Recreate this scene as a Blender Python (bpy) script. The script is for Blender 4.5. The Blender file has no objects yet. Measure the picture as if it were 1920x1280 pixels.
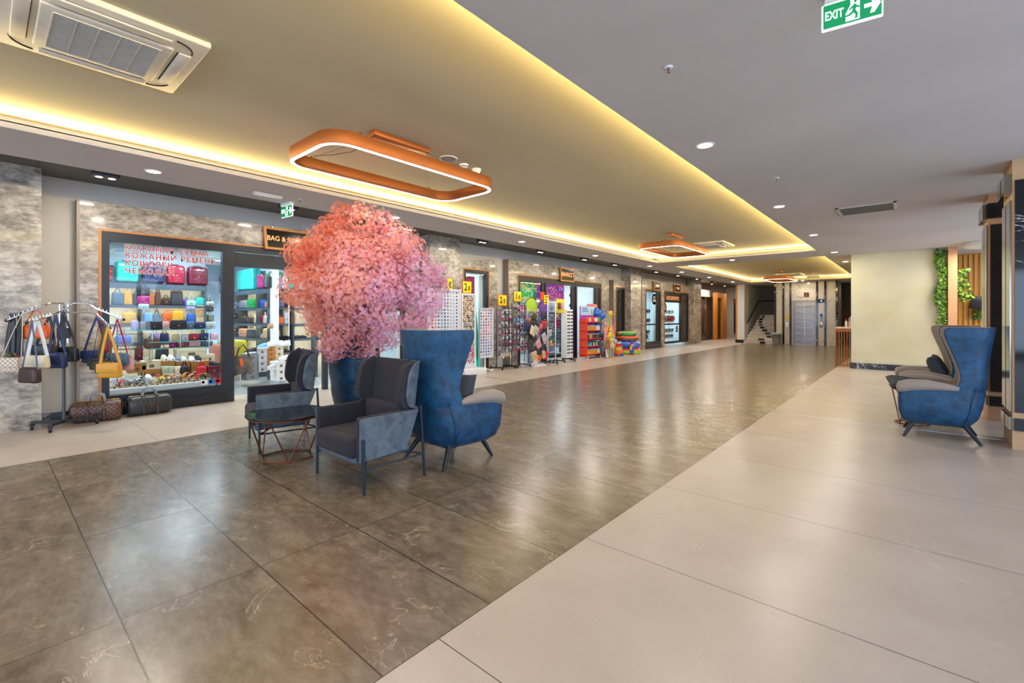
import bpy, bmesh, math, random
from mathutils import Vector, Matrix, Euler
R=math.radians; PI=math.pi
S=bpy.context.scene; COL=S.collection
# ---------------- camera, world, light, exposure ----------------
F_PX=863.0; YAW=math.atan2(749,863); CAMH=1.4; HY=592
cam=bpy.data.cameras.new('camera'); cam.sensor_width=36; cam.lens=36*F_PX/1920
cam.shift_y=-(640-HY)/1920; cam.clip_start=.05; cam.clip_end=200
co=bpy.data.objects.new('camera',cam); COL.objects.link(co); co.location=(0,0,CAMH); co.rotation_euler=(PI/2,0,YAW)
S.camera=co
S.view_settings.view_transform='Standard'; S.view_settings.look='None'; S.view_settings.gamma=1
S.view_settings.use_curve_mapping=False; S.view_settings.exposure=0.0
cy=S.cycles
cy.max_bounces=7; cy.diffuse_bounces=4; cy.glossy_bounces=4; cy.transmission_bounces=8; cy.transparent_max_bounces=12
cy.sample_clamp_indirect=6; cy.caustics_reflective=False; cy.caustics_refractive=False; cy.use_denoising=True
try: cy.use_light_tree=True
except Exception: pass
wd=bpy.data.worlds.new('daylight'); S.world=wd; wd.use_nodes=True
bg=wd.node_tree.nodes['Background']; bg.inputs[0].default_value=(.58,.74,1,1); bg.inputs[1].default_value=6
def area(name,loc,rot,sx,sy,power,color=(1,1,1),portal=False,spread=None,shape='RECTANGLE'):
    l=bpy.data.lights.new(name,'AREA'); l.shape=shape; l.size=sx
    if shape in('RECTANGLE','ELLIPSE'): l.size_y=sy
    l.energy=power; l.color=color
    if portal: l.cycles.is_portal=True
    if spread: l.spread=spread
    o=bpy.data.objects.new(name,l); COL.objects.link(o); o.location=loc; o.rotation_euler=rot; return o
WARM=(1,.74,.30); NEUT=(1,.9,.78); COOL=(.72,.88,1)
# daylight comes in through the glazed rear and side walls
area('daylight_rear',(-4,-7.9,1.6),(R(90),0,0),11,2.8,1,portal=True)
area('daylight_side',(5.9,4.2,1.6),(0,R(90),0),2.8,24,1,portal=True)
# cove strips in the ceiling trays (they lie on the lip, shining up)
TX0,TX1=-5.95,-1.8; TRAYS=[(-4.5,13.75),(15.15,24.75)]
COVE_P=17.0
for ya,yb in TRAYS:
    L=yb-ya; ym=(ya+yb)/2
    area('cove_strip',(TX0-.09,ym,3.125),(R(180),R(45),0),.05,L,COVE_P*L,WARM)
    area('cove_strip',(TX1+.09,ym,3.125),(R(180),R(-45),0),.05,L,COVE_P*L,WARM)
    area('cove_strip',(-3.875,ya-.09,3.125),(R(135),0,0),4.15,.05,COVE_P*4.1,WARM)
    area('cove_strip',(-3.875,yb+.09,3.125),(R(-135),0,0),4.15,.05,COVE_P*4.1,WARM)
# ---------------- pixel-frame helpers (turn a measured direction into a point on a real plane) -------------
_s,_c=math.sin(YAW),math.cos(YAW)
def ray(px,py): u=(px-960)/F_PX; return (-_s+_c*u,_c+_s*u,(HY-py)/F_PX)
def onx(px,py,x): d=ray(px,py); t=x/d[0]; return Vector((x,d[1]*t,CAMH+d[2]*t))
def ony(px,py,y): d=ray(px,py); t=y/d[1]; return Vector((d[0]*t,y,CAMH+d[2]*t))
def onz(px,py,z=0): d=ray(px,py); t=(z-CAMH)/d[2]; return Vector((d[0]*t,d[1]*t,z))
def depth(p): return -_s*p[0]+_c*p[1]
# ---------------- materials ----------------
def lin(c):
    if isinstance(c,str):
        c=tuple(int(c[i:i+2],16)/255 for i in (0,2,4)); return tuple(x/12.92 if x<=.04045 else ((x+.055)/1.055)**2.4 for x in c)
    return tuple(c[:3])
_M={}
class NT:
    def __init__(s,m): s.t=m.node_tree; s.n=s.t.nodes; s.b=s.n['Principled BSDF']
    def new(s,t,**k):
        n=s.n.new(t)
        for a,v in k.items():
            if a.startswith('i_'): n.inputs[a[2:].replace('_',' ')].default_value=v
            else: setattr(n,a,v)
        return n
    def l(s,a,b): s.t.links.new(a,b)
    def pos(s,scale=(1,1,1),obj=True,rot=(0,0,0)):
        c=s.new('ShaderNodeTexCoord'); m=s.new('ShaderNodeMapping'); m.inputs['Scale'].default_value=scale; m.inputs['Rotation'].default_value=rot
        s.l(c.outputs['Object'],m.inputs[0]); return m.outputs[0]
    def noise(s,v,scale,detail=4,rough=.5,dist=0):
        n=s.new('ShaderNodeTexNoise',i_Scale=scale,i_Detail=detail,i_Roughness=rough,i_Distortion=dist); s.l(v,n.inputs['Vector']); return n.outputs['Fac']
    def ramp(s,f,stops):
        r=s.new('ShaderNodeValToRGB'); e=r.color_ramp.elements
        while len(e)<len(stops): e.new(.5)
        for k,(p,c) in enumerate(stops): e[k].position=p; e[k].color=(*lin(c),1)
        s.l(f,r.inputs[0]); return r.outputs[0]
    def mix(s,f,a,b,blend='MIX'):
        m=s.new('ShaderNodeMix',data_type='RGBA',blend_type=blend)
        for k,x in ((0,f),(6,a),(7,b)):
            if hasattr(x,'is_linked') or hasattr(x,'links'): s.l(x,m.inputs[k])
            elif k==0: m.inputs[0].default_value=x
            else: m.inputs[k].default_value=(*lin(x),1)
        return m.outputs[2]
    def math(s,op,a,b=0.,c=0.):
        m=s.new('ShaderNodeMath',operation=op)
        for k,x in enumerate((a,b,c)):
            if hasattr(x,'links'): s.l(x,m.inputs[k])
            else: m.inputs[k].default_value=x
        return m.outputs[0]
    def bump(s,h,strength=.2,dist=.01):
        b=s.new('ShaderNodeBump',i_Strength=strength,i_Distance=dist); s.l(h,b.inputs['Height']); s.l(b.outputs[0],s.b.inputs['Normal'])
    def col(s,o): s.l(o,s.b.inputs['Base Color'])
def mat(name,color='808080',rough=.5,metal=0,emit=0,ecol=None,alpha=None,trans=0,fn=None,coat=0,spec=None,ior=None,sheen=0):
    key=(name,str(color),rough,metal,emit)
    if key in _M: return _M[key]
    m=bpy.data.materials.new(name); m.use_nodes=True; b=m.node_tree.nodes['Principled BSDF']; c=(*lin(color),1)
    b.inputs['Base Color'].default_value=c; b.inputs['Roughness'].default_value=rough; b.inputs['Metallic'].default_value=metal
    if emit: b.inputs['Emission Color'].default_value=(*lin(ecol or color),1); b.inputs['Emission Strength'].default_value=emit
    if trans: b.inputs['Transmission Weight'].default_value=trans
    if coat: b.inputs['Coat Weight'].default_value=coat; b.inputs['Coat Roughness'].default_value=.08
    if spec is not None: b.inputs['Specular IOR Level'].default_value=spec
    if sheen: b.inputs['Sheen Weight'].default_value=sheen; b.inputs['Sheen Roughness'].default_value=.4
    if fn: fn(NT(m))
    _M[key]=m; return m
def plain(c,rough=.5,metal=0,name='painted'):
    def fn(n):   # slight mottling so that nothing is perfectly uniform
        f=n.noise(n.pos((1,1,1)),14,3); k=lin(c); n.col(n.mix(f,tuple(x*.88 for x in k),tuple(min(1,x*1.1) for x in k)))
    return mat(name,c,rough,metal,fn=fn)
def leather(c,rough=.38):
    def fn(n):
        f=n.noise(n.pos(),60,3); k=lin(c); n.col(n.mix(f,tuple(x*.8 for x in k),tuple(min(1,x*1.15) for x in k))); n.bump(n.noise(n.pos(),260,2),.15,.002)
    return mat('leather',c,rough,fn=fn)
def f_dark_tile(n):
    v=n.pos(); g=n.new('ShaderNodeSeparateXYZ'); n.l(v,g.inputs[0])
    dx=n.math('PINGPONG',n.math('ADD',g.outputs[0],1.55+60),.6); dy=n.math('PINGPONG',n.math('ADD',g.outputs[1],60-1.02),.3)
    tx=n.math('FLOOR',n.math('DIVIDE',n.math('ADD',g.outputs[0],61.55),1.2)); ty=n.math('FLOOR',n.math('DIVIDE',n.math('ADD',g.outputs[1],58.98),.6))
    cb=n.new('ShaderNodeCombineXYZ'); n.l(tx,cb.inputs[0]); n.l(ty,cb.inputs[1]); wn=n.new('ShaderNodeTexWhiteNoise'); n.l(cb.outputs[0],wn.inputs[0])
    off=n.new('ShaderNodeVectorMath',operation='MULTIPLY_ADD'); n.l(wn.outputs['Color'],off.inputs[0]); off.inputs[1].default_value=(7,7,7); n.l(v,off.inputs[2])
    st=n.new('ShaderNodeMapping'); st.inputs['Scale'].default_value=(1.0,2.2,1); st.inputs['Rotation'].default_value=(0,0,.5); n.l(off.outputs[0],st.inputs[0])
    a=n.noise(st.outputs[0],2.2,8,.62,.5); b=n.noise(st.outputs[0],9,6,.7,.3)
    c1=n.ramp(a,[(.32,'52483A'),(.5,'6E6252'),(.66,'877B6B')]); c2=n.ramp(b,[(.35,'4A4135'),(.62,'8E8273')]); c=n.mix(.33,c1,c2)
    vn=n.noise(off.outputs[0],2.6,6,.55,1.2); ve=n.math('ABSOLUTE',n.math('SUBTRACT',vn,.5)); vm=n.math('LESS_THAN',ve,.0035)
    gate=n.math('GREATER_THAN',n.noise(off.outputs[0],2.1,2),.55); vm=n.math('MULTIPLY',n.math('MULTIPLY',vm,gate),.55); c=n.mix(vm,c,'B8A892')
    j=n.math('LESS_THAN',n.math('MINIMUM',n.math('MULTIPLY',dx,1.5),dy),.0036); c=n.mix(j,c,'2A241D'); n.col(c)
    n.l(n.math('ADD',n.math('MULTIPLY',b,.12),.19),n.b.inputs['Roughness']); n.bump(n.math('MULTIPLY',j,-1),.2,.002)
def f_light_tile(n):
    v=n.pos(); g=n.new('ShaderNodeSeparateXYZ'); n.l(v,g.inputs[0])
    dy=n.math('PINGPONG',n.math('ADD',g.outputs[1],60-1.6),.597); dx=n.math('PINGPONG',n.math('ADD',g.outputs[0],1.55),1.2*2.0)
    a=n.noise(v,1.4,6,.6,.4); b=n.noise(v,45,3,.6); c=n.mix(n.math('MULTIPLY',b,.35),n.ramp(a,[(.3,'B8AA9C'),(.7,'CBBEB0')]),'A99C8E')
    ve=n.math('ABSOLUTE',n.math('SUBTRACT',n.noise(v,.9,5,.5,.8),.5)); c=n.mix(n.math('MULTIPLY',n.math('LESS_THAN',ve,.0014),.22),c,'E4DACC')
    j=n.math('LESS_THAN',n.math('MINIMUM',dx,dy),.0024); c=n.mix(j,c,'4A4238'); n.col(c)
    n.b.inputs['Roughness'].default_value=.3; n.bump(n.math('MULTIPLY',j,-1),.25,.002)
def f_stone(n):
    v=n.pos((1,.45,1)); a=n.noise(v,3.2,9,.72,.6); b=n.noise(n.pos((1,.5,1)),14,6,.75)
    c=n.mix(.5,n.ramp(a,[(.36,'5C544B'),(.46,'8F8679'),(.55,'C4BAAA'),(.66,'E2DACB')]),n.ramp(b,[(.4,'4E473F'),(.52,'A79E90'),(.64,'DAD1C2')]))
    g=n.new('ShaderNodeSeparateXYZ'); n.l(n.pos(),g.inputs[0]); dz=n.math('PINGPONG',n.math('ADD',g.outputs[2],.12),.15)
    j=n.math('LESS_THAN',dz,.003); c=n.mix(n.math('MULTIPLY',j,.6),c,'6A6156'); n.col(c); n.bump(n.math('SUBTRACT',a,j),.3,.006)
def f_blackmarble(n):
    v=n.pos(); a=n.noise(v,1.6,7,.6,1.4); ve=n.math('ABSOLUTE',n.math('SUBTRACT',a,.5)); b=n.noise(v,1.3,3)
    w=n.math('MULTIPLY',n.math('POWER',b,2.2),.045); m=n.math('LESS_THAN',ve,w); g=n.math('GREATER_THAN',n.noise(v,.9,2),.53)
    c=n.mix(n.math('MULTIPLY',n.math('MULTIPLY',m,g),.7),n.ramp(n.noise(v,3,5),[(.3,'0B0D12'),(.7,'1E222B')]),'B9BDC4'); n.col(c)
def f_whitemarble(n):
    v=n.pos((1,1,.6),rot=(0,.7,0)); a=n.noise(v,1.5,8,.6,1.1); ve=n.math('ABSOLUTE',n.math('SUBTRACT',a,.5)); m=n.math('LESS_THAN',ve,.007)
    c=n.mix(n.math('MULTIPLY',m,.55),n.ramp(n.noise(v,1.2,5),[(.3,'C9BFB0'),(.7,'E6DDD0')]),'6E665E'); n.col(c)
def f_wall(n):
    c=n.ramp(n.noise(n.pos(),1.1,5),[(.3,'CBC5B8'),(.7,'D6D0C4')]); n.col(c); n.bump(n.noise(n.pos(),180,2),.05,.002)
def f_ceil(n): n.col(n.ramp(n.noise(n.pos(),.7,4),[(.3,'C6C2C0'),(.7,'D0CCCA')])); n.bump(n.noise(n.pos(),.6,3),.05,.05)
def f_plaster(n):
    v=n.pos(); a=n.noise(v,.9,7,.6,.3); n.col(n.ramp(a,[(.35,'CBC29A'),(.6,'D6CFAE')])); n.bump(n.noise(v,30,4),.08,.004)
def f_darkpanel(n):
    g=n.new('ShaderNodeSeparateXYZ'); n.l(n.pos(),g.inputs[0]); d=n.math('PINGPONG',n.math('ADD',g.outputs[1],60.15),.3)
    n.col(n.mix(n.math('LESS_THAN',d,.004),'55524C','1E1C1A'))
def f_wood(c1,c2,sc=(1,1,.08),k=18):
    def fn(n): n.col(n.mix(n.noise(n.pos(sc),k,6,.6,1.),c1,c2))
    return fn
def f_slat(n):
    g=n.new('ShaderNodeSeparateXYZ'); n.l(n.pos(),g.inputs[0]); n.col(n.mix(n.noise(n.pos((1,1,.1)),20,5),'B57A22','DB9C38'))
def f_fabric(c1,c2,k=70,sc=(1,1,.35),st=.5):
    def fn(n):
        a=n.noise(n.pos(sc),k*2.6,4,.8); b=n.noise(n.pos(),6,3)
        n.col(n.mix(a,c1,c2)); n.bump(a,st,.004)
    return fn
def f_suede(c1,c2):
    def fn(n):
        a=n.noise(n.pos(),9,6,.7,.3); n.col(n.ramp(a,[(.36,c1),(.62,c2)])); n.bump(n.noise(n.pos(),120,3),.1,.002)
    return fn
M=dict(
 dark_tile=mat('dark_tile',rough=.2,fn=f_dark_tile), light_tile=mat('light_tile',rough=.3,fn=f_light_tile),
 stone=mat('grey_stone',rough=.42,fn=f_stone,coat=.35), blackmarble=mat('black_marble',rough=.06,fn=f_blackmarble),
 whitemarble=mat('white_marble',rough=.12,fn=f_whitemarble), wall=mat('wall_paint',rough=.8,fn=f_wall), ceil=mat('ceiling_paint',rough=.85,fn=f_ceil),
 plaster=mat('cream_plaster',rough=.7,fn=f_plaster), darkpanel=mat('dark_ceiling_panel',rough=.45,fn=f_darkpanel),
 frame=mat('anthracite_aluminium','2A2D33',.38,.35), wood=mat('oak_trim',rough=.4,fn=f_wood('A9692A','D2924A')),
 copper=mat('copper','A5602E',.45,.6), tray=mat('tray_paint',rough=.85,fn=lambda n:n.col(n.ramp(n.noise(n.pos((1,.3,1)),.8,5),[(.3,'C0B698'),(.7,'CEC6AA')]))), rose_metal=mat('rose_metal','7E4630',.3,.8), steel=mat('brushed_steel','B9BCC0',.25,1), chrome=mat('chrome','E0E2E6',.08,1), black=mat('black_plastic','101114',.4),
 white=plain('E8E8E6',.5,name='white_paint'), offwhite=plain('D9D4C8',.5,name='warm_white_plastic'), brass=mat('brass','C79A4A',.25,1),
 slat=mat('oak_slats',rough=.5,fn=f_slat), greymetal=mat('grey_metal','4A5058',.35,.6),
)
GLASS=bpy.data.materials.new('shop_glass'); GLASS.use_nodes=True
_t=GLASS.node_tree; _t.nodes.clear(); _o=_t.nodes.new('ShaderNodeOutputMaterial'); _mx=_t.nodes.new('ShaderNodeMixShader'); _tr=_t.nodes.new('ShaderNodeBsdfTransparent'); _gl=_t.nodes.new('ShaderNodeBsdfGlossy'); _fr=_t.nodes.new('ShaderNodeFresnel')
_tr.inputs[0].default_value=(.93,.97,.98,1); _gl.inputs['Roughness'].default_value=.01; _fr.inputs[0].default_value=1.5
_ge=_t.nodes.new('ShaderNodeNewGeometry'); _ma=_t.nodes.new('ShaderNodeMath'); _ma.operation='SUBTRACT'; _ma.use_clamp=True; _t.links.new(_fr.outputs[0],_ma.inputs[0]); _t.links.new(_ge.outputs['Backfacing'],_ma.inputs[1]); _t.links.new(_ma.outputs[0],_mx.inputs[0]); _t.links.new(_tr.outputs[0],_mx.inputs[1]); _t.links.new(_gl.outputs[0],_mx.inputs[2]); _t.links.new(_mx.outputs[0],_o.inputs[0])
# ---------------- mesh builder ----------------
class MB:
    def __init__(s): s.v=[]; s.f=[]; s.m=[]; s.sm=[]
    def add(s,vs,fs,mi=0,smooth=False,mtx=None):
        b=len(s.v)
        for p in vs: s.v.append(tuple(mtx@Vector(p)) if mtx is not None else tuple(p))
        for f in fs: s.f.append([b+i for i in f]); s.m.append(mi); s.sm.append(smooth)
        return s
    def box(s,x0,x1,y0,y1,z0,z1,mi=0,mtx=None):
        return s.add([(x0,y0,z0),(x1,y0,z0),(x1,y1,z0),(x0,y1,z0),(x0,y0,z1),(x1,y0,z1),(x1,y1,z1),(x0,y1,z1)],[(0,3,2,1),(4,5,6,7),(0,1,5,4),(1,2,6,5),(2,3,7,6),(3,0,4,7)],mi,False,mtx)
    def cbox(s,c,d,mi=0,mtx=None): return s.box(c[0]-d[0]/2,c[0]+d[0]/2,c[1]-d[1]/2,c[1]+d[1]/2,c[2]-d[2]/2,c[2]+d[2]/2,mi,mtx)
    def rbox(s,c,d,r=.01,mi=0,mtx=None,seg=2,smooth=True,taper=1.0):
        bm=bmesh.new(); bmesh.ops.create_cube(bm,size=1)
        for v in bm.verts:
            k=taper if v.co.z>0 else 1
            v.co=Vector((v.co.x*d[0]*k,v.co.y*d[1]*k,v.co.z*d[2]))
        r=min(r,min(d)*.49); bmesh.ops.bevel(bm,geom=bm.edges[:],offset=r,segments=seg,profile=.5,affect='EDGES')
        mt=Matrix.Translation(c) if mtx is None else mtx@Matrix.Translation(c)
        bm.verts.index_update(); s.add([v.co for v in bm.verts],[[v.index for v in f.verts] for f in bm.faces],mi,smooth,mt); bm.free(); return s
    def cyl(s,p0,p1,r0,r1=None,n=12,mi=0,smooth=True,cap=True):
        r1=r0 if r1 is None else r1; p0=Vector(p0); p1=Vector(p1); d=(p1-p0)
        q=d.to_track_quat('Z','Y').to_matrix(); vs=[]
        for p,r in((p0,r0),(p1,r1)):
            for k in range(n): a=2*PI*k/n; vs.append(p+q@Vector((r*math.cos(a),r*math.sin(a),0)))
        s.add(vs,[(k,(k+1)%n,n+(k+1)%n,n+k) for k in range(n)],mi,smooth)
        if cap: s.add(vs[:n],[list(range(n))[::-1]],mi); s.add(vs[n:],[list(range(n))],mi)
        return s
    def tube(s,pts,r,n=8,mi=0,closed=False,flat=None):
        pts=[Vector(p) for p in pts]; N=len(pts); vs=[]; up=None
        for i,p in enumerate(pts):
            if closed: t=pts[(i+1)%N]-pts[i-1]
            else: t=pts[min(i+1,N-1)]-pts[max(i-1,0)]
            t.normalize()
            if up is None: up=Vector((0,0,1)) if abs(t.z)<.9 else Vector((1,0,0))
            a=t.cross(up)
            if a.length<1e-4: a=t.cross(Vector((0,1,0)))
            a.normalize(); b=a.cross(t); up=b; rr=r[i] if isinstance(r,(list,tuple)) else r
            ra,rb=(rr,rr) if flat is None else (rr,rr*flat)
            for k in range(n): th=2*PI*k/n; vs.append(p+a*(ra*math.cos(th))+b*(rb*math.sin(th)))
        M_=N if closed else N-1
        s.add(vs,[(i*n+k,i*n+(k+1)%n,((i+1)%N)*n+(k+1)%n,((i+1)%N)*n+k) for i in range(M_) for k in range(n)],mi,True)
        if not closed: s.add(vs[:n],[list(range(n))[::-1]],mi); s.add(vs[-n:],[list(range(n))],mi)
        return s
    def lathe(s,prof,n=20,c=(0,0,0),mi=0,sc=(1,1),smooth=True,mtx=None):
        if len({p[1] for p in prof})==1: smooth=False
        vs=[(c[0]+r*sc[0]*math.cos(2*PI*k/n),c[1]+r*sc[1]*math.sin(2*PI*k/n),c[2]+z) for r,z in prof for k in range(n)]
        fs=[(i*n+k,i*n+(k+1)%n,(i+1)*n+(k+1)%n,(i+1)*n+k) for i in range(len(prof)-1) for k in range(n)]
        s.add(vs,fs,mi,smooth,mtx)
        if prof[0][0]>1e-4: s.add(vs[:n],[list(range(n))[::-1]],mi,False,mtx)
        if prof[-1][0]>1e-4: s.add(vs[-n:],[list(range(n))],mi,False,mtx)
        return s
    def ball(s,c,r,n=12,mi=0,mtx=None):
        r=(r,r,r) if not isinstance(r,(tuple,list)) else r; h=n//2
        vs=[(c[0]+r[0]*math.sin(PI*i/h)*math.cos(2*PI*k/n),c[1]+r[1]*math.sin(PI*i/h)*math.sin(2*PI*k/n),c[2]-r[2]*math.cos(PI*i/h)) for i in range(h+1) for k in range(n)]
        return s.add(vs,[(i*n+k,i*n+(k+1)%n,(i+1)*n+(k+1)%n,(i+1)*n+k) for i in range(h) for k in range(n)],mi,True,mtx)
    def torus(s,c,Rr,r,n=24,m=10,mi=0,axis='z',arc=2*PI,sc=(1,1)):
        pts=[]
        N=n if arc>6.28 else n+1
        for k in range(N):
            a=arc*k/n; x,y=Rr*math.cos(a)*sc[0],Rr*math.sin(a)*sc[1]
            pts.append({'z':(c[0]+x,c[1]+y,c[2]),'x':(c[0],c[1]+x,c[2]+y),'y':(c[0]+x,c[1],c[2]+y)}[axis])
        return s.tube(pts,r,m,mi,closed=arc>6.28)
    def prism(s,poly,a,b,axis='x',mi=0):
        f={'x':lambda p,h:(h,p[0],p[1]),'y':lambda p,h:(p[0],h,p[1]),'z':lambda p,h:(p[0],p[1],h)}[axis]; n=len(poly)
        vs=[f(p,a) for p in poly]+[f(p,b) for p in poly]
        return s.add(vs,[list(range(n)),list(range(2*n-1,n-1,-1))]+[(k,n+k,n+(k+1)%n,(k+1)%n) for k in range(n)],mi)
    def grid(s,fn,nu,nv,mi=0,smooth=True):
        vs=[fn(i/nu,j/nv) for i in range(nu+1) for j in range(nv+1)]
        return s.add(vs,[(i*(nv+1)+j,(i+1)*(nv+1)+j,(i+1)*(nv+1)+j+1,i*(nv+1)+j+1) for i in range(nu) for j in range(nv)],mi,smooth)
    def build(s,name,mats,parent=None,bevel=0,fix=True):
        me=bpy.data.meshes.new(name); me.from_pydata(s.v,[],s.f)
        mats=mats if isinstance(mats,(list,tuple)) else [mats]
        for m in mats: me.materials.append(m)
        me.polygons.foreach_set('material_index',s.m); me.polygons.foreach_set('use_smooth',s.sm)
        if fix:
            bm=bmesh.new(); bm.from_mesh(me); bmesh.ops.recalc_face_normals(bm,faces=bm.faces[:]); bm.to_mesh(me); bm.free()
        me.update(); o=bpy.data.objects.new(name,me); COL.objects.link(o)
        if parent: o.parent=parent
        if bevel:
            b=o.modifiers.new('b','BEVEL'); b.width=bevel; b.segments=2; b.limit_method='ANGLE'
        return o
def tag(o,label=None,cat=None,group=None,kind=None):
    if label: o['label']=label
    if cat: o['category']=cat
    if group: o['group']=group
    if kind: o['kind']=kind
    return o
def thing(name,label,cat,loc=(0,0,0),rz=0,group=None):
    o=bpy.data.objects.new(name,None); o.empty_display_size=.1; COL.objects.link(o); o.location=loc; o.rotation_euler=(0,0,rz); return tag(o,label,cat,group)
KIDS={}
def dup(root,loc=None,rz=None,label=None,group=None,scale=None):
    kids={}
    for o in COL.objects:
        if o.parent: kids.setdefault(o.parent,[]).append(o)
    def cp(o,par):
        c=o.copy(); COL.objects.link(c)
        if par is not None: c.parent=par
        for k in kids.get(o,[]): cp(k,c)
        return c
    r=cp(root,None)
    if loc is not None: r.location=loc
    if rz is not None: r.rotation_euler=(0,0,rz)
    if label: r['label']=label
    if group: r['group']=group
    if scale: r.scale=scale
    return r
def copy1(o,loc,rot=None,label=None,group=None,scale=None):
    r=o.copy(); COL.objects.link(r); r.location=loc
    if rot is not None: r.rotation_euler=rot
    if label: r['label']=label
    if group: r['group']=group
    if scale: r.scale=scale
    return r
def struct(o): o['kind']='structure'; return o
def text(body,size,m,parent,loc,rot,offset=0,extrude=.001,align='CENTER',name='lettering',sx=1,space=1):
    c=bpy.data.curves.new(name,'FONT'); c.body=body; c.size=size; c.extrude=extrude; c.offset=offset; c.align_x=align; c.align_y='CENTER'; c.space_character=space
    c.resolution_u=4; q=bpy.data.objects.new('t',c); COL.objects.link(q); bpy.context.view_layer.update()
    me=bpy.data.meshes.new_from_object(q.evaluated_get(bpy.context.evaluated_depsgraph_get())); bpy.data.objects.remove(q); bpy.data.curves.remove(c)
    me.materials.clear(); me.materials.append(m); o=bpy.data.objects.new(name,me); COL.objects.link(o); o.location=loc; o.rotation_euler=rot; o.scale=(sx,1,1)
    if parent: o.parent=parent
    return o
FX=(R(90),0,R(90))     # text facing +X
# ================= structure =================
ZC,ZT=3.04,3.2; XW=-8.6
b=MB()
def quad(b,x0,x1,y0,y1,z,mi): b.add([(x0,y0,z),(x1,y0,z),(x1,y1,z),(x0,y1,z)],[(0,1,2,3)],mi)
quad(b,-6.36,-1.55,-8,26,0,0); quad(b,-9,-6.36,-8,24.45,0,1); quad(b,-1.55,6,-8,26,0,1); quad(b,-14,-6.36,24.45,34,0,1); quad(b,-6.36,6,26,34,0,1)
quad(b,-13,-9,.4,24.45,-.001,2)
struct(b.build('floor',[M['dark_tile'],M['light_tile'],mat('shop_floor','9FA6A8',.25)],fix=False))
b=MB().box(-8.2,.9,7.555,7.575,0,.003); b.box(.9,6,7.555,7.575,0,.003); struct(b.build('trim_1',M['steel']))
# main ceiling: soffit with two trays
b=MB()
xs=[-6.92,TX0,TX1,6]; (a0,a1),(b0,b1)=TRAYS
def slab(x0,x1,y0,y1,z0=ZC,z1=ZC+.06,mi=0): b.box(x0,x1,y0,y1,z0,z1,mi)
slab(xs[0],xs[1],-8,26); slab(xs[2],xs[3],-8,34); slab(xs[1],xs[2],-8,a0); slab(xs[1],xs[2],a1,b0); slab(xs[1],xs[2],b1,26)
slab(xs[0],xs[2],26,34)
# lips and upper ceiling
for y0,y1 in TRAYS:
    b.box(TX0-.22,TX1+.22,y0-.22,y1+.22,ZT,ZT+.04,1)
    b.box(TX0-.24,TX0-.22,y0-.24,y1+.24,ZC+.05,ZT+.02); b.box(TX1+.22,TX1+.24,y0-.24,y1+.24,ZC+.05,ZT+.02)
    b.box(TX0-.22,TX1+.22,y0-.24,y0-.22,ZC+.05,ZT+.02); b.box(TX0-.22,TX1+.22,y1+.22,y1+.24,ZC+.05,ZT+.02)
    for (x0,x1,ya,yb) in ((TX0-.02,TX0,y0,y1),(TX1,TX1+.02,y0,y1),(TX0,TX1,y0-.02,y0),(TX0,TX1,y1,y1+.02)): b.box(x0,x1,ya,yb,ZC+.05,ZC+.066)
b.box(-6.96,-6.92,-8,26,ZC,3.3)
struct(b.build('ceiling',[M['ceil'],M['tray']]))
b=MB().box(XW-.05,-6.93,-8,24.45,3.24,3.3); b.box(-14,-6.93,24.45,34,3.24,3.3); struct(b.build('ceiling',M['darkpanel']))
# left wall, with openings
b=MB()
def wl(y0,y1,z0,z1,x0=XW-.15,x1=XW): b.box(x0,x1,y0,y1,z0,z1)
OP=[(1.12,6.1,2.5),(7.9,8.72,2.5),(10.0,14.55,2.5),(15.72,16.42,2.45),(18.3,19.75,2.5),(20.25,23.15,2.5)]
yy=-8
for y0,y1,h in OP: wl(yy,y0,0,3.24); wl(y0,y1,h,3.24); yy=y1
wl(yy,24.4,0,3.24); struct(b.build('wall_left',M['wall']))
# stone pillars
for k,(y0,y1) in enumerate(((-1.2,.49),(6.62,7.53),(16.46,17.36),(23.25,24.35))):
    b=MB().box(XW,-8.2,y0,y1,0,3.24); struct(b.build('pillar',M['stone']))
b=MB().box(XW,-8.2,-8,-6.5,0,3.24); struct(b.build('pillar',M['stone']))
# stone surrounds of the shop fronts  (y0,y1, opening y0,y1, top z, opening top z, plinth)
def surround(n,y0,y1,o0,o1,zt,zo,zt2=None,plinth=None,xf=-8.42):
    zt2=zt2 or zt; b=MB()
    b.prism([(y0,0),(o0,0),(o0,zo),(o1,zo),(o1,0),(y1,0),(y1,zt2),(y0,zt)],XW,xf,'x')
    struct(b.build('trim_%d'%n,M['stone']))
    w=MB(); t=.03; x0,x1=xf-.06,xf+.012
    w.box(x0,x1,o0,o0+t,plinth or 0,zo-t); w.box(x0,x1,o1-t,o1,0 if n==2 else (plinth or 0),zo-t); w.box(x0,x1,o0,o1,zo-t,zo); struct(w.build('trim_%d'%(n+10),M['wood']))
    if y0>.5 and n!=7:
        e=MB().box(XW,xf+.015,y0-.03,y0,0,zt); struct(e.build('trim_%d'%(n+20),mat('brown_metal','8A7E70',.4,.2)))
surround(2,.86,6.45,1.05,6.15,2.96,2.6,plinth=.16)
surround(3,7.6,9.1,7.84,8.78,2.68,2.6,2.93)
surround(4,9.56,15.15,9.93,14.62,2.97,2.58)
surround(5,15.5,16.44,15.66,16.42,2.75,2.5)
surround(6,17.9,20.02,18.2,19.85,2.9,2.55,plinth=.2); surround(7,20.02,23.26,20.15,23.2,2.9,2.55)

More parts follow.
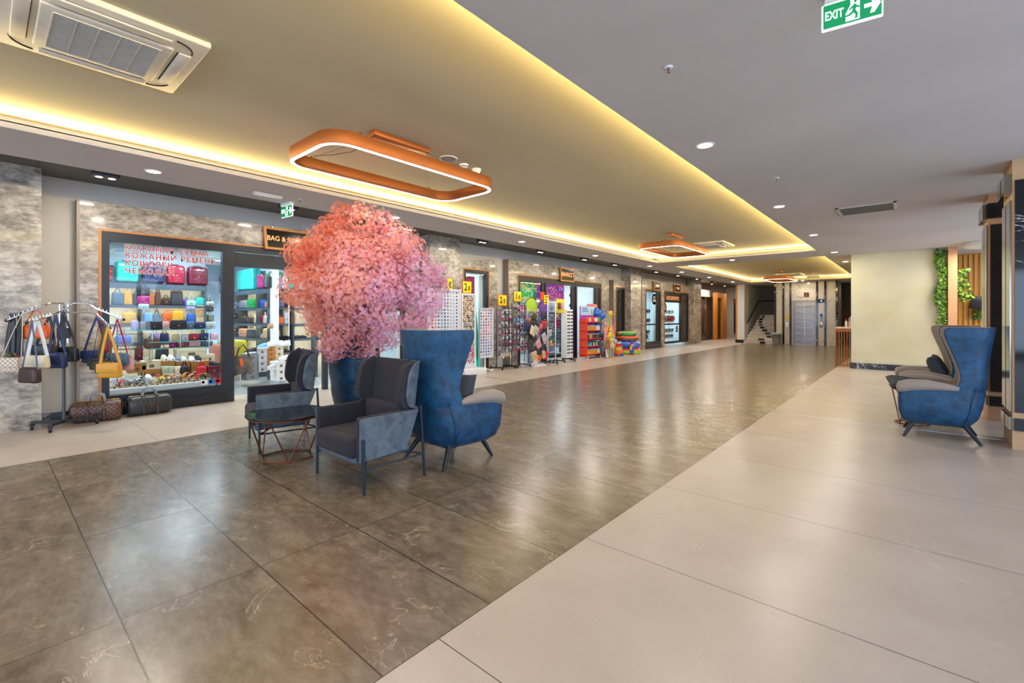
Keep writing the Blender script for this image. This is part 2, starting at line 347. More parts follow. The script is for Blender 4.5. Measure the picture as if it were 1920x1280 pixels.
# black marble plinths
b=MB().box(-8.6,-8.4,1.05,2.72,0,.16); struct(b.build('baseboard_left',M['blackmarble']))
b=MB().box(-8.75,-8.4,18.2,19.85,0,.2); struct(b.build('baseboard_left',M['blackmarble']))
b=MB().box(XW,XW+.02,.49,.83,0,.12); struct(b.build('baseboard_left',M['blackmarble']))
# end wall, column, stair hall
b=MB().box(-6.9,-6.55,25.95,32,0,3.04); struct(b.build('column',M['white']))
b=MB().box(-6.97,-6.9,25.93,32,.16,3.04); struct(b.build('trim_31',M['wood']))
b=MB().box(-6.98,-6.54,25.92,26.3,0,.16); struct(b.build('baseboard_back',M['blackmarble']))
b=MB().box(-14,-6.6,32,32.15,0,3.24); b.box(-14.1,-14,24.4,32,0,3.24); b.box(-14,XW,24.35,24.45,0,3.24); struct(b.build('wall_back',M['wall']))
b=MB().box(-6.55,-5.12,29.6,29.75,0,4.2); b.box(-5.16,-5.0,26.1,29.6,0,4.2); struct(b.build('wall_back',mat('taupe_wall','7A7468',.7)))
def f_elev(bx):
    for x0,x1,z0 in((-5.13,-4.44,0),(-4.44,-3.42,2.15),(-3.42,-2.6,0)): bx.box(x0,x1,26,26.25,z0,3.04)
    bx.box(-2.64,-2.6,26,29,0,3.04)
    return bx
struct(f_elev(MB()).build('wall_back',M['whitemarble']))
for k,(x0,x1) in enumerate(((-5.18,-5.1),(-4.82,-4.74),(-4.51,-4.44),(-3.42,-3.35),(-3.1,-3.02),(-2.66,-2.58))):
    struct(MB().box(x0,x1,25.96,26.02,0,3.04).build('trim_%d'%(40+k),M['blackmarble']))
b=MB().box(-2.6,-1.2,29,29.15,0,3.04); b.box(-2.2,-1.25,27.4,27.5,2.2,3.04); b.box(-1.22,-1.07,26,29,0,3.04); struct(b.build('wall_back',mat('taupe_wall','7A7468',.7)))
# cream wall on the right
b=MB().box(-1.22,.66,15.25,15.45,0,3.04); b.box(-1.22,-1.06,15.45,26,0,3.04); struct(b.build('wall_right',M['plaster']))
b=MB().box(-1.24,.66,15.2,15.25,0,.155); struct(b.build('baseboard_right',M['blackmarble']))
b=MB().box(.66,.82,15.1,15.5,0,3.04); struct(b.build('trim_51',plain('D8A070',.5,name='pale_wood')))
# oak slatted wall further behind
b=MB()
b.box(.8,5.9,17.02,17.1,0,3.04)
for k in range(44): x=.84+k*.1; b.box(x,x+.06,16.97,17.02,0,3.0)
struct(b.build('wall_slatted',M['slat']))
b=MB().box(6,6.15,16.5,34,0,3.04); b.box(6,6.15,-8,16.5,0,.25); b.box(6,6.15,-8,16.5,2.9,3.04)
for y in(-8,-5,-2,1,4,7,10,13,16.38): b.box(6,6.15,y,y+.12,.25,2.9)
struct(b.build('wall_right',M['wall']))
b=MB().box(-9,6,-8.15,-8,0,.25); b.box(-9,6,-8.15,-8,2.9,3.3)
for x in(-9,-6.4,-3.9,-1.4,1.1,3.6,5.9): b.box(x,x+.12,-8.15,-8,.25,2.9)
struct(b.build('wall_rear',M['frame']))
# right pillars with black marble facing
def rpillar(x0,y0,w,d,n):
    b=MB().box(x0,x0+w,y0,y0+d,0,3.04); struct(b.build('pillar',plain('B98C66',.45,name='pillar_wood') if n else plain('C09A72',.5,name='pillar_stone')))
    for z0,z1,e in((.2,.33,.02),(.39,2.62,.012),(2.7,2.9,.05)):
        b=MB(); zf=2.82 if (n==0 and z0==.39) else z1
        if not(n==0 and z0==2.7): b.box(x0+.03-e,x0+w-.03+e,y0-e-.004,y0,z0,zf)
        b.box(x0-e-.004,x0,y0+.03,y0+d*.46,z0,z1,1); b.box(x0-e-.004,x0,y0+d*.54,y0+d-.03,z0,z1,1)
        struct(b.build('trim_%d'%(60+n*4+int(z0*2)),[M['blackmarble'],mat('bronze_mirror','8A8474',.12,.8)]))
rpillar(.8,7.1,1.2,.6,0); rpillar(.78,8.86,1.0,.6,1)
# ================= elevator, stairs =================
t=thing('elevator_door','brushed steel two-leaf elevator door set in white marble','elevator',( -3.93,26.02,0))
MB().box(-.51,-.4,-.03,.2,0,2.15).box(.46,.51,-.03,.2,0,2.15).box(-.4,.46,-.03,.2,2.08,2.15).build('door_frame',mat('frame_steel','908E8C',.35,1),t,bevel=.004)
for x in(-.185,.245):
    d=MB().box(x-.213,x+.213,.04,.08,0,2.08).build('door_leaf',mat('brushed_door','8A8788',.22,1,fn=lambda n:n.bump(n.noise(n.pos((1,1,3)),1.5,2),.25,.03)),t)
t=thing('floor_indicator','black floor indicator with a blue digit above the elevator call buttons','display',(-3.22,25.98,2.11))
MB().box(-.13,.13,0,.02,-.08,.08).build('housing',M['black'],t); MB().box(-.02,.03,-.004,0,-.03,.03).build('digit',mat('blue_led','50A0FF',.5,emit=4),t)
t=thing('call_panel','steel elevator call button panel under a blue sticker','panel',(-3.22,25.98,1.05))
MB().rbox((0,.01,-.08),(.12,.02,.24),.008).build('plate',M['steel'],t); MB().box(-.035,.035,-.006,0,-.1,-.06).build('button',M['black'],t); MB().box(-.05,.05,-.004,.01,.32,.44).build('sticker',mat('blue_sticker','2460C0'),t)
MB().box(-.045,.045,-.002,.01,.1,.3).build('notice',plain('9AA3B0'),t)
t=thing('wall_dispenser','white dispenser under a yellow sticker left of the elevator','dispenser',(-4.62,25.98,1.0))
MB().rbox((0,.0,-.05),(.15,.08,.25),.02).build('body',M['white'],t); MB().box(-.07,.07,-.005,.02,.28,.4).build('sticker',mat('yellow_sticker','F0C010'),t)
t=thing('elevator_sign','orange framed sign of two panels above the elevator','sign',(-3.92,25.98,2.42))
MB().box(-.22,.22,-.0,.02,-.11,.11).build('sign_frame',M['wood'],t); MB().box(-.205,0,-.006,0,-.095,.095).build('sign_panel',M['white'],t); MB().box(0,.205,-.006,0,-.095,.095).build('sign_panel',M['black'],t)
text('0',.16,mat('orange_print','D07030'),t,(-.1,-.012,-.02),(R(90),0,0)); text('B',.16,mat('orange_print','D07030'),t,(.1,-.012,-.02),(R(90),0,0))
t=thing('staircase','white marble stairs with black inlays rising beside the elevator','stairs',(-6.54,25.75,0))
for k in range(10):
    x0=0 if k<1 else .02*k
    b=MB().box(x0,1.37,k*.28,k*.28+.3 if k<9 else 3.82,k*.145,(k+1)*.145)
    b=MB().box(x0,1.37,k*.28+.03,k*.28+.3 if k<9 else 3.82,k*.145,(k+1)*.145-.03).box(x0,1.37,k*.28,k*.28+.31 if k<9 else 3.82,(k+1)*.145-.03,(k+1)*.145)
    s=b.build('step',M['whitemarble'],t)
    xa=[.75,.62,.95,.8,.62,.45,.33,.25,.22,.3][k]; xb=[1.0,.9,1.15,1.05,.85,.65,.5,.42,.4,.42][k]
    MB().box(xa,xb,k*.28+.02,k*.28+.035,k*.145+.005,(k+1)*.145-.035).build('inlay',M['blackmarble'],s)
t=thing('handrail','black metal handrail on the stair wall','handrail',(-6.5,25.75,0))
MB().tube([(.06,.3,1.05),(.06,.35,1.05),(.06,2.6,2.2),(.06,3.6,2.25),(.1,3.75,2.25),(1.3,3.75,2.25)],.028).build('rail',M['black'],t)
for p in((.0,1.2,1.45),(.0,2.5,2.1)): MB().cyl(p,(.06,p[1],p[2]+.02),.012).build('bracket',M['black'],t)
MB().cyl((.8,3.83,2.22),(.8,3.75,2.25),.012).build('bracket',M['black'],t)
t=thing('waste_bin','grey plastic waste bin with pedal beside the stairs','bin',(-5.0,25.55,0))
MB().lathe([(.17,0),(.21,.5),(.22,.5)],20).build('bin_body',plain('8D9296',.4),t); MB().lathe([(.225,.5),(.225,.54),(.2,.57),(0,.58)],20).build('lid',plain('A0A5A8',.4),t); MB().rbox((.03,-.2,.03),(.1,.08,.03),.01).build('pedal',M['black'],t)
# ================= ceiling fixtures =================
LED=mat('lit_diffuser','FFF0D8',.5,emit=14); LEDW=mat('lit_strip','FFF2E0',.5,emit=7); 
dl0=None; n=0
rows=[(-1.5,[-5.3,-2,1.28,4.56,7.84,11.05,14.4,17.1]),(-6.5,[-5.3,-2,1.28,4.52,7.82,10.95,14.4,17.2,20.3,23.7]),(-3.98,[14.45]),(-3.85,[25.2])]
nd={-1.5:'over the pale floor strip, %s from the exit sign',-6.5:'in the soffit along the shops, %s from the bag shop',-3.98:'alone in the beam between the two ceiling trays',-3.85:'in front of the elevator wall'}
ordn=['first','second','third','fourth','fifth','sixth','seventh','eighth','ninth','tenth']
for x,ys in rows:
    vis=0
    for y in ys:
        inview = y>1.2 and not (x==-1.5 and y<4)
        if inview: vis+=1
        lab='round lit downlight '+((nd[x]%ordn[vis-1]) if '%' in nd[x] else nd[x])
        if inview:
            if dl0 is None:
                t=thing('downlight',lab,'ceiling light',(x,y,ZC),group='round ceiling downlights')
                MB().lathe([(.062,-.004),(.085,-.006),(.09,0)],28).build('rim',M['white'],t)
                MB().lathe([(0,-.003),(.066,-.005)],28).build('diffuser',LED,t,fix=False); dl0=t
            else: dup(dl0,(x,y,ZC),label=lab)
        area('downlight_beam',(x,y,ZC-.02),(0,0,0),.12,.12,22 if y<25 or x<-6 else 16,NEUT,shape='DISK')
# pendant ring lamps
def ringpath(w,l,r,z,n=7):
    pts=[]
    for cx,cyy,a0 in((w/2-r,l/2-r,0),(-w/2+r,l/2-r,90),(-w/2+r,-l/2+r,180),(w/2-r,-l/2+r,270)):
        for k in range(n+1): a=R(a0+90*k/n); pts.append((cx+r*math.cos(a),cyy+r*math.sin(a),z))
    return pts
def band(w,l,r,t,z0,z1):
    o=ringpath(w,l,r,0); i=ringpath(w-2*t,l-2*t,r-t,0); n=len(o); vs=[(p[0],p[1],z) for z in(z0,z1) for q in(o,i) for p in q]; fs=[]
    for k in range(n):
        j=(k+1)%n; fs+=[(k,j,2*n+j,2*n+k),(n+k,3*n+k,3*n+j,n+j),(k,n+k,n+j,j),(2*n+k,2*n+j,3*n+j,3*n+k)]
    return vs,fs
ring0=None
for k,(y,lab) in enumerate(((2.82,'copper rounded-rectangle ring pendant lamp above the blossom tree'),(10.1,'copper ring pendant lamp above the middle of the corridor'),(21.0,'copper ring pendant lamp near the elevator'))):
    if ring0: dup(ring0,(-3.96,y,ZT),label=lab)
    else:
        t=thing('ring_pendant_lamp',lab,'pendant lamp',(-3.96,y,ZT),group='copper ring pendant lamps'); ring0=t
        w,l=.92,2.0
        vs,fs=band(w,l,.22,.045,-.385,-.27); MB().add(vs,fs,0,True).build('ring_frame',M['copper'],t,bevel=.003)
        vs,fs=band(w-.012,l-.012,.214,.033,-.389,-.384); MB().add(vs,fs,0).build('light_strip',LEDW,t)
        MB().rbox((0,0,-.025),(.11,.68,.05),.004).build('canopy',M['copper'],t)
        for sx in(-1,1):
            for sy in(-1,1): MB().cyl((sx*.03,sy*.31,-.05),(sx*(w/2-.02),sy*.72,-.27),.0018,n=5).cyl((sx*(w/2-.02),sy*.72,-.275),(sx*(w/2-.02),sy*.72,-.25),.006,n=6).build('suspension_wire',M['greymetal'],t)
        MB().tube([(-.03,-.31,-.05),(-.15,-.45,-.2),(-.3,-.6,-.24),(-.42,-.72,-.25)],.003,6).build('power_cord',M['greymetal'],t)
    for sx in(-1,1): area('ring_glow',(-3.96+sx*.43,y,ZT-.4),(0,0,0),.03,1.7,7,(1,.9,.75))
# cassette air conditioners
def f_none(n): pass
t=thing('ceiling_air_conditioner','white cassette air conditioner cut by the picture corner above the shops','air conditioner',(-3.96,.52,ZT),group='white cassette air conditioners')
wp=M['offwhite']
b=MB(); o_=ringpath(.95,.95,.02,0); 
b.rbox((0,0,-.02),(.95,.95,.04),.01).build('panel',wp,t)
for a in range(4):
    mt=Matrix.Rotation(a*PI/2,4,'Z')
    MB().box(-.26,.26,.335,.4,-.046,-.041,0,mt).build('air_slot',M['black'],t)
    MB().rbox((0,.375,-.052),(.56,.07,.012),.005,0,mt).build('louver',wp,t)
    q=[(.29+.12*math.cos(R(x)),.29+.12*math.sin(R(x)),-.043) for x in range(5,90,12)]
    MB().tube([mt@Vector(p) for p in q],.006,6).build('corner_gap',M['black'],t)
g=MB().rbox((0,0,-.05),(.62,.62,.02),.02,seg=3).build('grille_panel',wp,t)
g1=MB().box(-.25,.25,-.25,.25,-.0615,-.0605).build('grille_opening',M['black'],t)
b=MB()
for k in range(27): x=-.25+k*.5/26; b.box(x-.003,x+.003,-.25,.25,-.066,-.0615)
for k in range(6): y=-.25+k*.1; b.box(-.25,.25,y-.003,y+.003,-.067,-.0615)
b.build('grille',wp,t)
AC=t; dup(AC,(-3.85,12.0,ZT),label='white cassette air conditioner beyond the middle ring lamp'); dup(AC,(-3.95,22.8,ZT),label='white cassette air conditioner beyond the far ring lamp')
# round speaker, smoke detector, alarm cone
t=thing('ceiling_speaker','round white ceiling speaker beside the near ring lamp','speaker',(-4.0,3.5,ZT)); MB().lathe([(0,-.006),(.085,-.006),(.1,-.01),(.105,0)],28).build('speaker_rim',M['white'],t); MB().lathe([(0,-.008),(.085,-.0085)],28).build('mesh_cover',plain('A9A49A',.8),t)
t=thing('smoke_detector','small round white smoke detector between ceiling speaker and cone','smoke detector',(-4.02,3.76,ZT)); MB().lathe([(.052,0),(.052,-.02),(.045,-.024),(.04,-.04),(0,-.045)],20).build('body',M['white'],t); MB().lathe([(.046,-.022),(.047,-.03)],20).build('vent_ring',M['black'],t)
t=thing('ceiling_sensor','white cone-shaped sensor hanging from the tray ceiling','sensor',(-4.03,3.98,ZT)); MB().lathe([(.055,0),(.055,-.01),(.03,-.08),(.015,-.095),(0,-.097)],20).build('cone',M['white'],t); MB().lathe([(.057,0),(.057,-.014)],20).build('collar',M['white'],t)
t=thing('ceiling_projector','small white box hanging from the far tray ceiling','projector',(-3.1,22.9,ZT)); MB().rbox((0,0,-.14),(.45,.35,.12),.02).build('housing',M['offwhite'],t); MB().cyl((0,0,-.08),(0,0,0),.02).build('mount',M['white'],t)
# sprinklers
sp=None
for k,(x,y,lab) in enumerate(((-1.21,2.97,'chrome sprinkler head near the exit sign'),(-1.21,6.19,'chrome sprinkler between the near downlights'),(-1.3,9.6,'chrome sprinkler beyond the grey air vent'),(-1.3,12.9,'chrome sprinkler before the cream wall'),(-6.5,2.94,'sprinkler head beside the small exit sign'),(-6.5,6.2,'sprinkler in the shop soffit before the market'),(-6.55,9.65,'sprinkler in the shop soffit near the market sign'))):
    if sp: dup(sp,(x,y,ZC),label=lab)
    else:
        sp=thing('sprinkler',lab,'sprinkler',(x,y,ZC),group='ceiling sprinklers'); sp.scale=(.65,.65,.75); MB().lathe([(.045,0),(.042,-.006),(.02,-.01)],18).build('escutcheon',M['white'],sp); MB().cyl((0,0,-.008),(0,0,-.045),.007,.005).build('nozzle',mat('red_bulb','9A3030'),sp); MB().lathe([(.018,-.045),(.018,-.048)],14).tube([(-.014,0,-.01),(-.018,0,-.03),(0,0,-.046),(.018,0,-.03),(.014,0,-.01)],.002,5).build('deflector',M['steel'],sp)
# emergency light, exit signs
t=thing('emergency_light','long white emergency light on the shop soffit','emergency light',(-6.53,2.52,ZC)); MB().rbox((0,0,-.02),(.1,.36,.04),.012).build('housing',plain('C9CCD2'),t); MB().rbox((0,0,-.042),(.07,.32,.012),.005).build('lens',plain('E8EEF4',.2),t)
GREEN=mat('exit_green','0A8A50',.4,emit=.5); EW=mat('exit_white','F4FFF8',.4,emit=1.0)
def exit_sign(loc,rz,w,h,label,arrow=True):
    t=thing('exit_sign',label,'exit sign',loc,rz)
    MB().rbox((0,0,-.02),(w*.9,.06,.04),.006).build('mount',M['white'],t)
    MB().rbox((0,0,-.04-h/2),(w,.018,h),.006).build('acrylic_panel',EW,t)
    for s,rr in((-1,0),(1,PI)):
        p=MB().box(-w/2+.007,w/2-.007,s*.0095,s*.0115,-.04-h+.008,-.048).build('green_face',GREEN,t)
        def P(x,z): return (x*w,-.04-h/2+z*h)
        text('EXIT',h*.46,EW,t,(-.29*w*(1 if s<0 else -1),s*.0125,-.04-h/2),(R(90),0,0 if s<0 else PI),offset=.001,sx=.62)
        b=MB(); k=1 if s<0 else -1
        def pr(poly): b.prism([P(x*k,z) for x,z in poly],s*.0116,s*.0128,'y')
        pr([(-.1,-.38),(.13,-.38),(.13,.38),(-.02,.38),(-.02,.2),(-.1,-.1)])
        pr([(.2,.07),(.33,.07),(.29,.3),(.36,.3),(.46,0),(.36,-.3),(.29,-.3),(.33,-.07),(.2,-.07)])
        b.build('pictogram',EW,t)
        g=MB()
        def pg(poly): g.prism([P(x*k,z) for x,z in poly],s*.0129,s*.0135,'y')
        g.prism([(P((.06+.022*math.cos(a))*k,0)[0],-.04-h/2+h*(.29+.06*math.sin(a))) for a in[i*PI/4 for i in range(8)]],s*.0129,s*.0135,'y')
        pg([(.05,.22),(.0,.12),(-.05,.05),(-.04,.0),(.02,.06),(.0,-.06),(-.06,-.14),(-.14,-.16),(-.14,-.22),(-.03,-.2),(.03,-.12),(.06,-.2),(.05,-.34),(.09,-.34),(.1,-.16),(.06,-.02),(.08,.06),(.12,.02),(.14,.06),(.08,.14)])
        g.build('running_figure',GREEN,t)
    return t
exit_sign((-.228,2.87,ZC),R(7.9),.25,.135,'green EXIT sign with running figure and arrow on the ceiling')
exit_sign((-6.83,2.9,ZC),R(6),.3,.17,'small green exit sign hanging at the bag shop')
# grey vent
t=thing('air_vent','grey rectangular air vent in the ceiling','vent',(-.52,8.9,ZC)); b=MB()
for x0,x1,y0,y1 in((-.36,.36,-.34,-.3),(-.36,.36,.3,.34),(-.36,-.32,-.34,.34),(.32,.36,-.34,.34)): b.box(x0,x1,y0,y1,-.012,0)
b.build('vent_frame',M['offwhite'],t); b=MB().box(-.32,.32,-.3,.3,-.003,0)
for k in range(22): y=-.29+k*.0275; b.box(-.32,.32,y,y+.008,-.01,-.003)
b.build('louvers',plain('77736C',.5),t)
# square spots under the dark ceiling
s0=None
nm=['above the handbag rack','beside the small exit sign','above the shoe shop doorway','above the stone pillar','between pillar and market','above the market sign','at the end of the market','before the watch shop','above the watch shop door','above the far stone pillar']
for k,y in enumerate((1.0,3.2,5.5,7.6,9.8,12.0,13.9,17.2,19.4,21.7)):
    lab='black twin ceiling spot '+nm[k]
    if s0 is None:
        s0=thing('twin_spotlight',lab,'spotlight',(-7.5,y,3.24),group='black square twin spotlights')
        MB().rbox((0,0,-.07),(.14,.26,.14),.004).build('housing',M['greymetal'],s0)
        for q in(-.06,.06): MB().lathe([(0,-.1425),(.035,-.1425)],16,(0,q,0)).build('lens',LED,s0,fix=False)
    else: dup(s0,(-7.5,y,3.24),label=lab)
    area('spot_beam',(-7.5,y,3.08),(0,0,0),.1,.2,15,NEUT)
# ================= seating =================
NAVY=mat('blue_suede',rough=.55,fn=f_suede('042A46','084C74'),sheen=.08)
TAUPE=mat('taupe_lining',rough=.85,fn=f_fabric('8A7D70','A3968A',60,(1,1,1),.2),sheen=.3)
CHAR=mat('charcoal_weave',rough=.95,fn=f_fabric('101018','34333F',60),sheen=.05)
SLATE=mat('slate_suede',rough=.7,fn=f_suede('3E4A55','5A6874'))
LEGM=mat('dark_leg','1C222A',.35,.3); LEGT=mat('petrol_metal','2B3A46',.35,.7)
EDGE=[(.70,.17),(.775,.22),(.80,.32),(.805,.45),(.80,.57),(.74,.615),(.6,.615),(.46,.605),(.36,.61),(.30,.65),(.285,.73),(.30,.82),(.34,.95),(.385,1.08),(.42,1.19),(.42,1.25),(.38,1.27)]
REAR=[(.24,.17),(.17,.2),(.13,.26),(.11,.33),(.095,.4),(.085,.46),(.08,.51),(.075,.56),(.07,.61),(.062,.68),(.056,.76),(.05,.85),(.038,.96),(.025,1.07),(.01,1.17),(.002,1.24),(0,1.27)]
HW=[.24,.3,.34,.355,.355,.35,.34,.33,.32,.312,.305,.305,.318,.335,.35,.352,.35]
def shellpt(v,s,off=0.,fo=0.):
    k=v*(len(EDGE)-1); i=min(int(k),len(EDGE)-2); t=k-i
    L=lambda a:tuple(a[i][q]*(1-t)+a[i+1][q]*t for q in(0,1)) if isinstance(a[0],tuple) else a[i]*(1-t)+a[i+1]*t
    F,zf=L(EDGE); r,zr=L(REAR); w=L(HW)-off; r=r+off; F=F+fo
    sg=1 if s>=0 else -1; s=abs(s); c=min(.2,(F-r)*.55)
    if s<.5:
        a=s*PI; lat=w*math.sin(a)**.8 if a>0 else 0; f=r+c*(1-math.cos(a)); z=zr+(zf-zr)*.0*s
    else:
        q=(s-.5)*2; lat=w+.02*math.sin(q*PI/2); f=r+c+(F-r-c)*q
        z=zr+(zf-zr)*(q*q*(3-2*q))
    return (sg*lat,-f,z)      # chair faces -Y
def wing_chair(name,label,loc,rz,group='blue wing chairs'):
    t=thing(name,label,'armchair',loc,rz,group)
    sh=MB().grid(lambda u,v:shellpt(v,u*2-1),44,48).build('outer_shell',NAVY,t)
    m=sh.modifiers.new('s','SOLIDIFY'); m.thickness=.018; m.offset=0
    ln=MB().grid(lambda u,v:shellpt(v,u*2-1,.03,.008),44,48).build('inner_lining',TAUPE,t)
    m=ln.modifiers.new('s','SOLIDIFY'); m.thickness=.032; m.offset=0
    MB().rbox((0,-.47,.195),(.50,.5,.07),.03,seg=3).build('underside',NAVY,t)
    MB().rbox((0,-.50,.27),(.56,.54,.15),.05,seg=3).build('front_panel',TAUPE,t)
    MB().rbox((0,-.5,.385),(.56,.58,.14),.055,seg=4).build('seat_cushion',TAUPE,t)
    for s in(-1,1):
        pts=[(s*.33,-.30,.60),(s*.345,-.42,.615),(s*.36,-.56,.625),(s*.365,-.70,.615),(s*.365,-.79,.585)]
        MB().tube(pts,[.03,.05,.066,.076,.074],14,flat=.85).ball((s*.365,-.79,.585),(.074,.035,.063),14).build('arm_pad',TAUPE,t)
        MB().tube([(s*.315,-.16,.62),(s*.345,-.2,.45),(s*.33,-.24,.25),(s*.28,-.28,.17)],.004,6).build('seam',mat('navy_piping','0A2438',.6),t)
        for y0,y1,z in((-.26,-.12,.19),(-.66,-.76,.19)): MB().cyl((s*.22,y0,.21),(s*.29,y1,0),.03,.014,12).build('leg',LEGM,t)
    return t
wing_chair('wing_chair','blue suede wing chair back to back with the dark armchair, its arm toward the corridor',(-3.47,2.60,0),R(180))
wing_chair('wing_chair','dark blue wing chair behind the blossom tree planter',(-5.35,2.78,0),R(176))
wing_chair('wing_chair','blue wing chair near the marble pillar with a grey cushion on its seat',(.69,7.33,0),R(-90))
wing_chair('wing_chair','blue wing chair mostly hidden behind the one near the marble pillar',(.66,8.5,0),R(-86))
def cushion(label,loc,rot,c,s=.42):
    def fn(u,v):
        x=(u-.5)*2; y=(v-.5)*2; k=(1-x**4)*(1-y**4); 
        return (x*s/2*(1-.08*(1-abs(y))),y*s/2*(1-.08*(1-abs(x))),.07*max(k,0)**.5)
    def fm(u,v): p=fn(u,v); return (p[0],p[1],-p[2])
    o=MB().grid(fn,16,16).grid(fm,16,16).build('cushion',mat('cushion_fabric',c,.9,fn=f_fabric(c,'4A525A',40,(1,1,1),.2)),None)
    o.location=loc; o.rotation_euler=rot; return tag(o,label,'cushion')
cushion('dark grey cushion lying on the arms and seat of the blue chair near the pillar',(-.02,7.42,.56),(R(10),R(8),.2),'23282E')
cushion('dark grey cushion standing upright in the hidden blue wing chair',(.28,8.3,.68),(R(10),R(65),0),'23282E')
cushion('dark cushion peeking over the arm of the blue wing chair at the tree',(-3.35,3.05,.66),(R(70),R(0),.3),'1E232B',.36)
def dark_chair(label,loc,rz):
    t=thing('lounge_armchair',label,'armchair',loc,rz,'charcoal low-back lounge armchairs')
    # faces -Y, origin under the centre of the front edge
    MB().rbox((0,.29,.345),(.60,.66,.17),.05,seg=4).build('seat_cushion',CHAR,t)
    MB().rbox((0,.3,.25),(.6,.6,.06),.02).build('seat_base',SLATE,t)
    for s in(-1,1):
        a=MB().prism([(0,.25),(.50,.27),(.64,.60),(.0,.60)],s*.30,s*.355,'x').build('armrest',CHAR,t,bevel=.02)
        a.modifiers['b'].segments=3
        MB().prism([(.0,.248),(.505,.268),(.648,.592),(.0,.592)],s*.352,s*.366,'x').build('arm_side_panel',SLATE,t,bevel=.004)
    MB().add([(-.35,.50,.27),(.35,.50,.27),(.35,.65,.61),(-.35,.65,.61),(-.35,.46,.27),(.35,.46,.27),(.35,.60,.61),(-.35,.60,.61)],[(0,1,2,3),(4,5,6,7),(0,1,5,4),(3,2,6,7),(0,3,7,4),(1,2,6,5)]).build('back_panel',SLATE,t)
    MB().rbox((0,.545,.5),(.58,.1,.26),.035,seg=3,mtx=Matrix.Rotation(0,4,'X')).build('lumbar_cushion',CHAR,t)
    def wing(off,fo):
        def fn(u,v):
            s=u*2-1; sg=1 if s>=0 else -1; q=abs(s)
            z=.60+.40*v; lean=.10*(v)
            dpt=.12*max(0,1-abs(2*v-1)**3.2)**.5+.03   # D-shaped wings
            if q<.6: return (sg*q/.6*(.33-off)*1.0,.66-off+lean*.6-0.03*(q/.6)**4,z)
            k=(q-.6)/.4; a=k*PI/2
            return (sg*(.33-off+.035*math.sin(a)),.63-off+lean*.6-(dpt+fo)*k,z)
        return fn
    o=MB().grid(wing(0,0),40,22).build('headrest_back',SLATE,t); m=o.modifiers.new('s','SOLIDIFY'); m.thickness=.012
    o=MB().grid(wing(.045,.02),40,22).build('headrest',CHAR,t); m=o.modifiers.new('s','SOLIDIFY'); m.thickness=.075; m.offset=0
    m=o.modifiers.new('b','BEVEL'); m.width=.025; m.segments=3
    for s in(-1,1):
        MB().cyl((s*.385,.03,.0),(s*.378,.03,.43),.0125).cyl((s*.36,.03,.42),(s*.385,.03,.42),.01).build('leg',LEGT,t)
        MB().cyl((s*.385,.70,0),(s*.375,.66,.62),.0125).cyl((s*.35,.65,.6),(s*.375,.66,.6),.01).build('leg',LEGT,t)
        MB().cyl((s*.385,.03,.2),(s*.385,.69,.2),.008,n=8).build('stretcher',LEGT,t)
    MB().tube([(-.385,.03,.2),(0,.36,.23),(.385,.69,.2)],.008).build('stretcher',LEGT,t)
    MB().tube([(.385,.03,.2),(0,.36,.232),(-.385,.69,.2)],.008).build('stretcher',LEGT,t)
    t.scale=(1,.88,1); return t
dark_chair('charcoal low armchair nearest the camera, blue wing chair at its back',(-3.61,1.93,0),0)
dark_chair('charcoal low armchair behind the round table, toward the shop window',(-5.36,1.9,0),R(-13))
def side_table(label,loc,rz,r=.32,h=.46,kb=.75):
    t=thing('side_table',label,'table',loc,rz,'round marble side tables on copper frames')
    MB().lathe([(r-.012,h-.022),(r,h-.014),(r,h-.006),(r-.01,h)],48).build('tabletop',M['blackmarble'],t)
    b=MB(); rt=r*.86; rb=r*kb
    top=[(rt*math.cos(R(60*k)),rt*math.sin(R(60*k)),h-.04) for k in range(6)]; bot=[(rb*math.cos(R(60*k+30)),rb*math.sin(R(60*k+30)),.01) for k in range(6)]
    MB().torus((0,0,h-.03),r*.93,.009,36,6).build('table_ring',M['rose_metal'],t)
    MB().tube(bot,.0085,6,closed=True).build('base_frame',M['rose_metal'],t)
    for k in range(6): MB().cyl((*[x*1.05 for x in top[k][:2]],h-.03),bot[k if k%2 else (k-1)%6],.0075,n=6).build('strut',M['rose_metal'],t)
    return t
side_table('black marble round table between the two charcoal armchairs',(-4.68,1.99,0),R(10),.37,.45,.68)
side_table('copper-framed round table between the blue wing chairs at the tree',(-4.42,3.5,0),0,.28,.44)
side_table('round table in front of the blue wing chairs near the pillar',(.0,7.92,0),R(20),.23,.5)
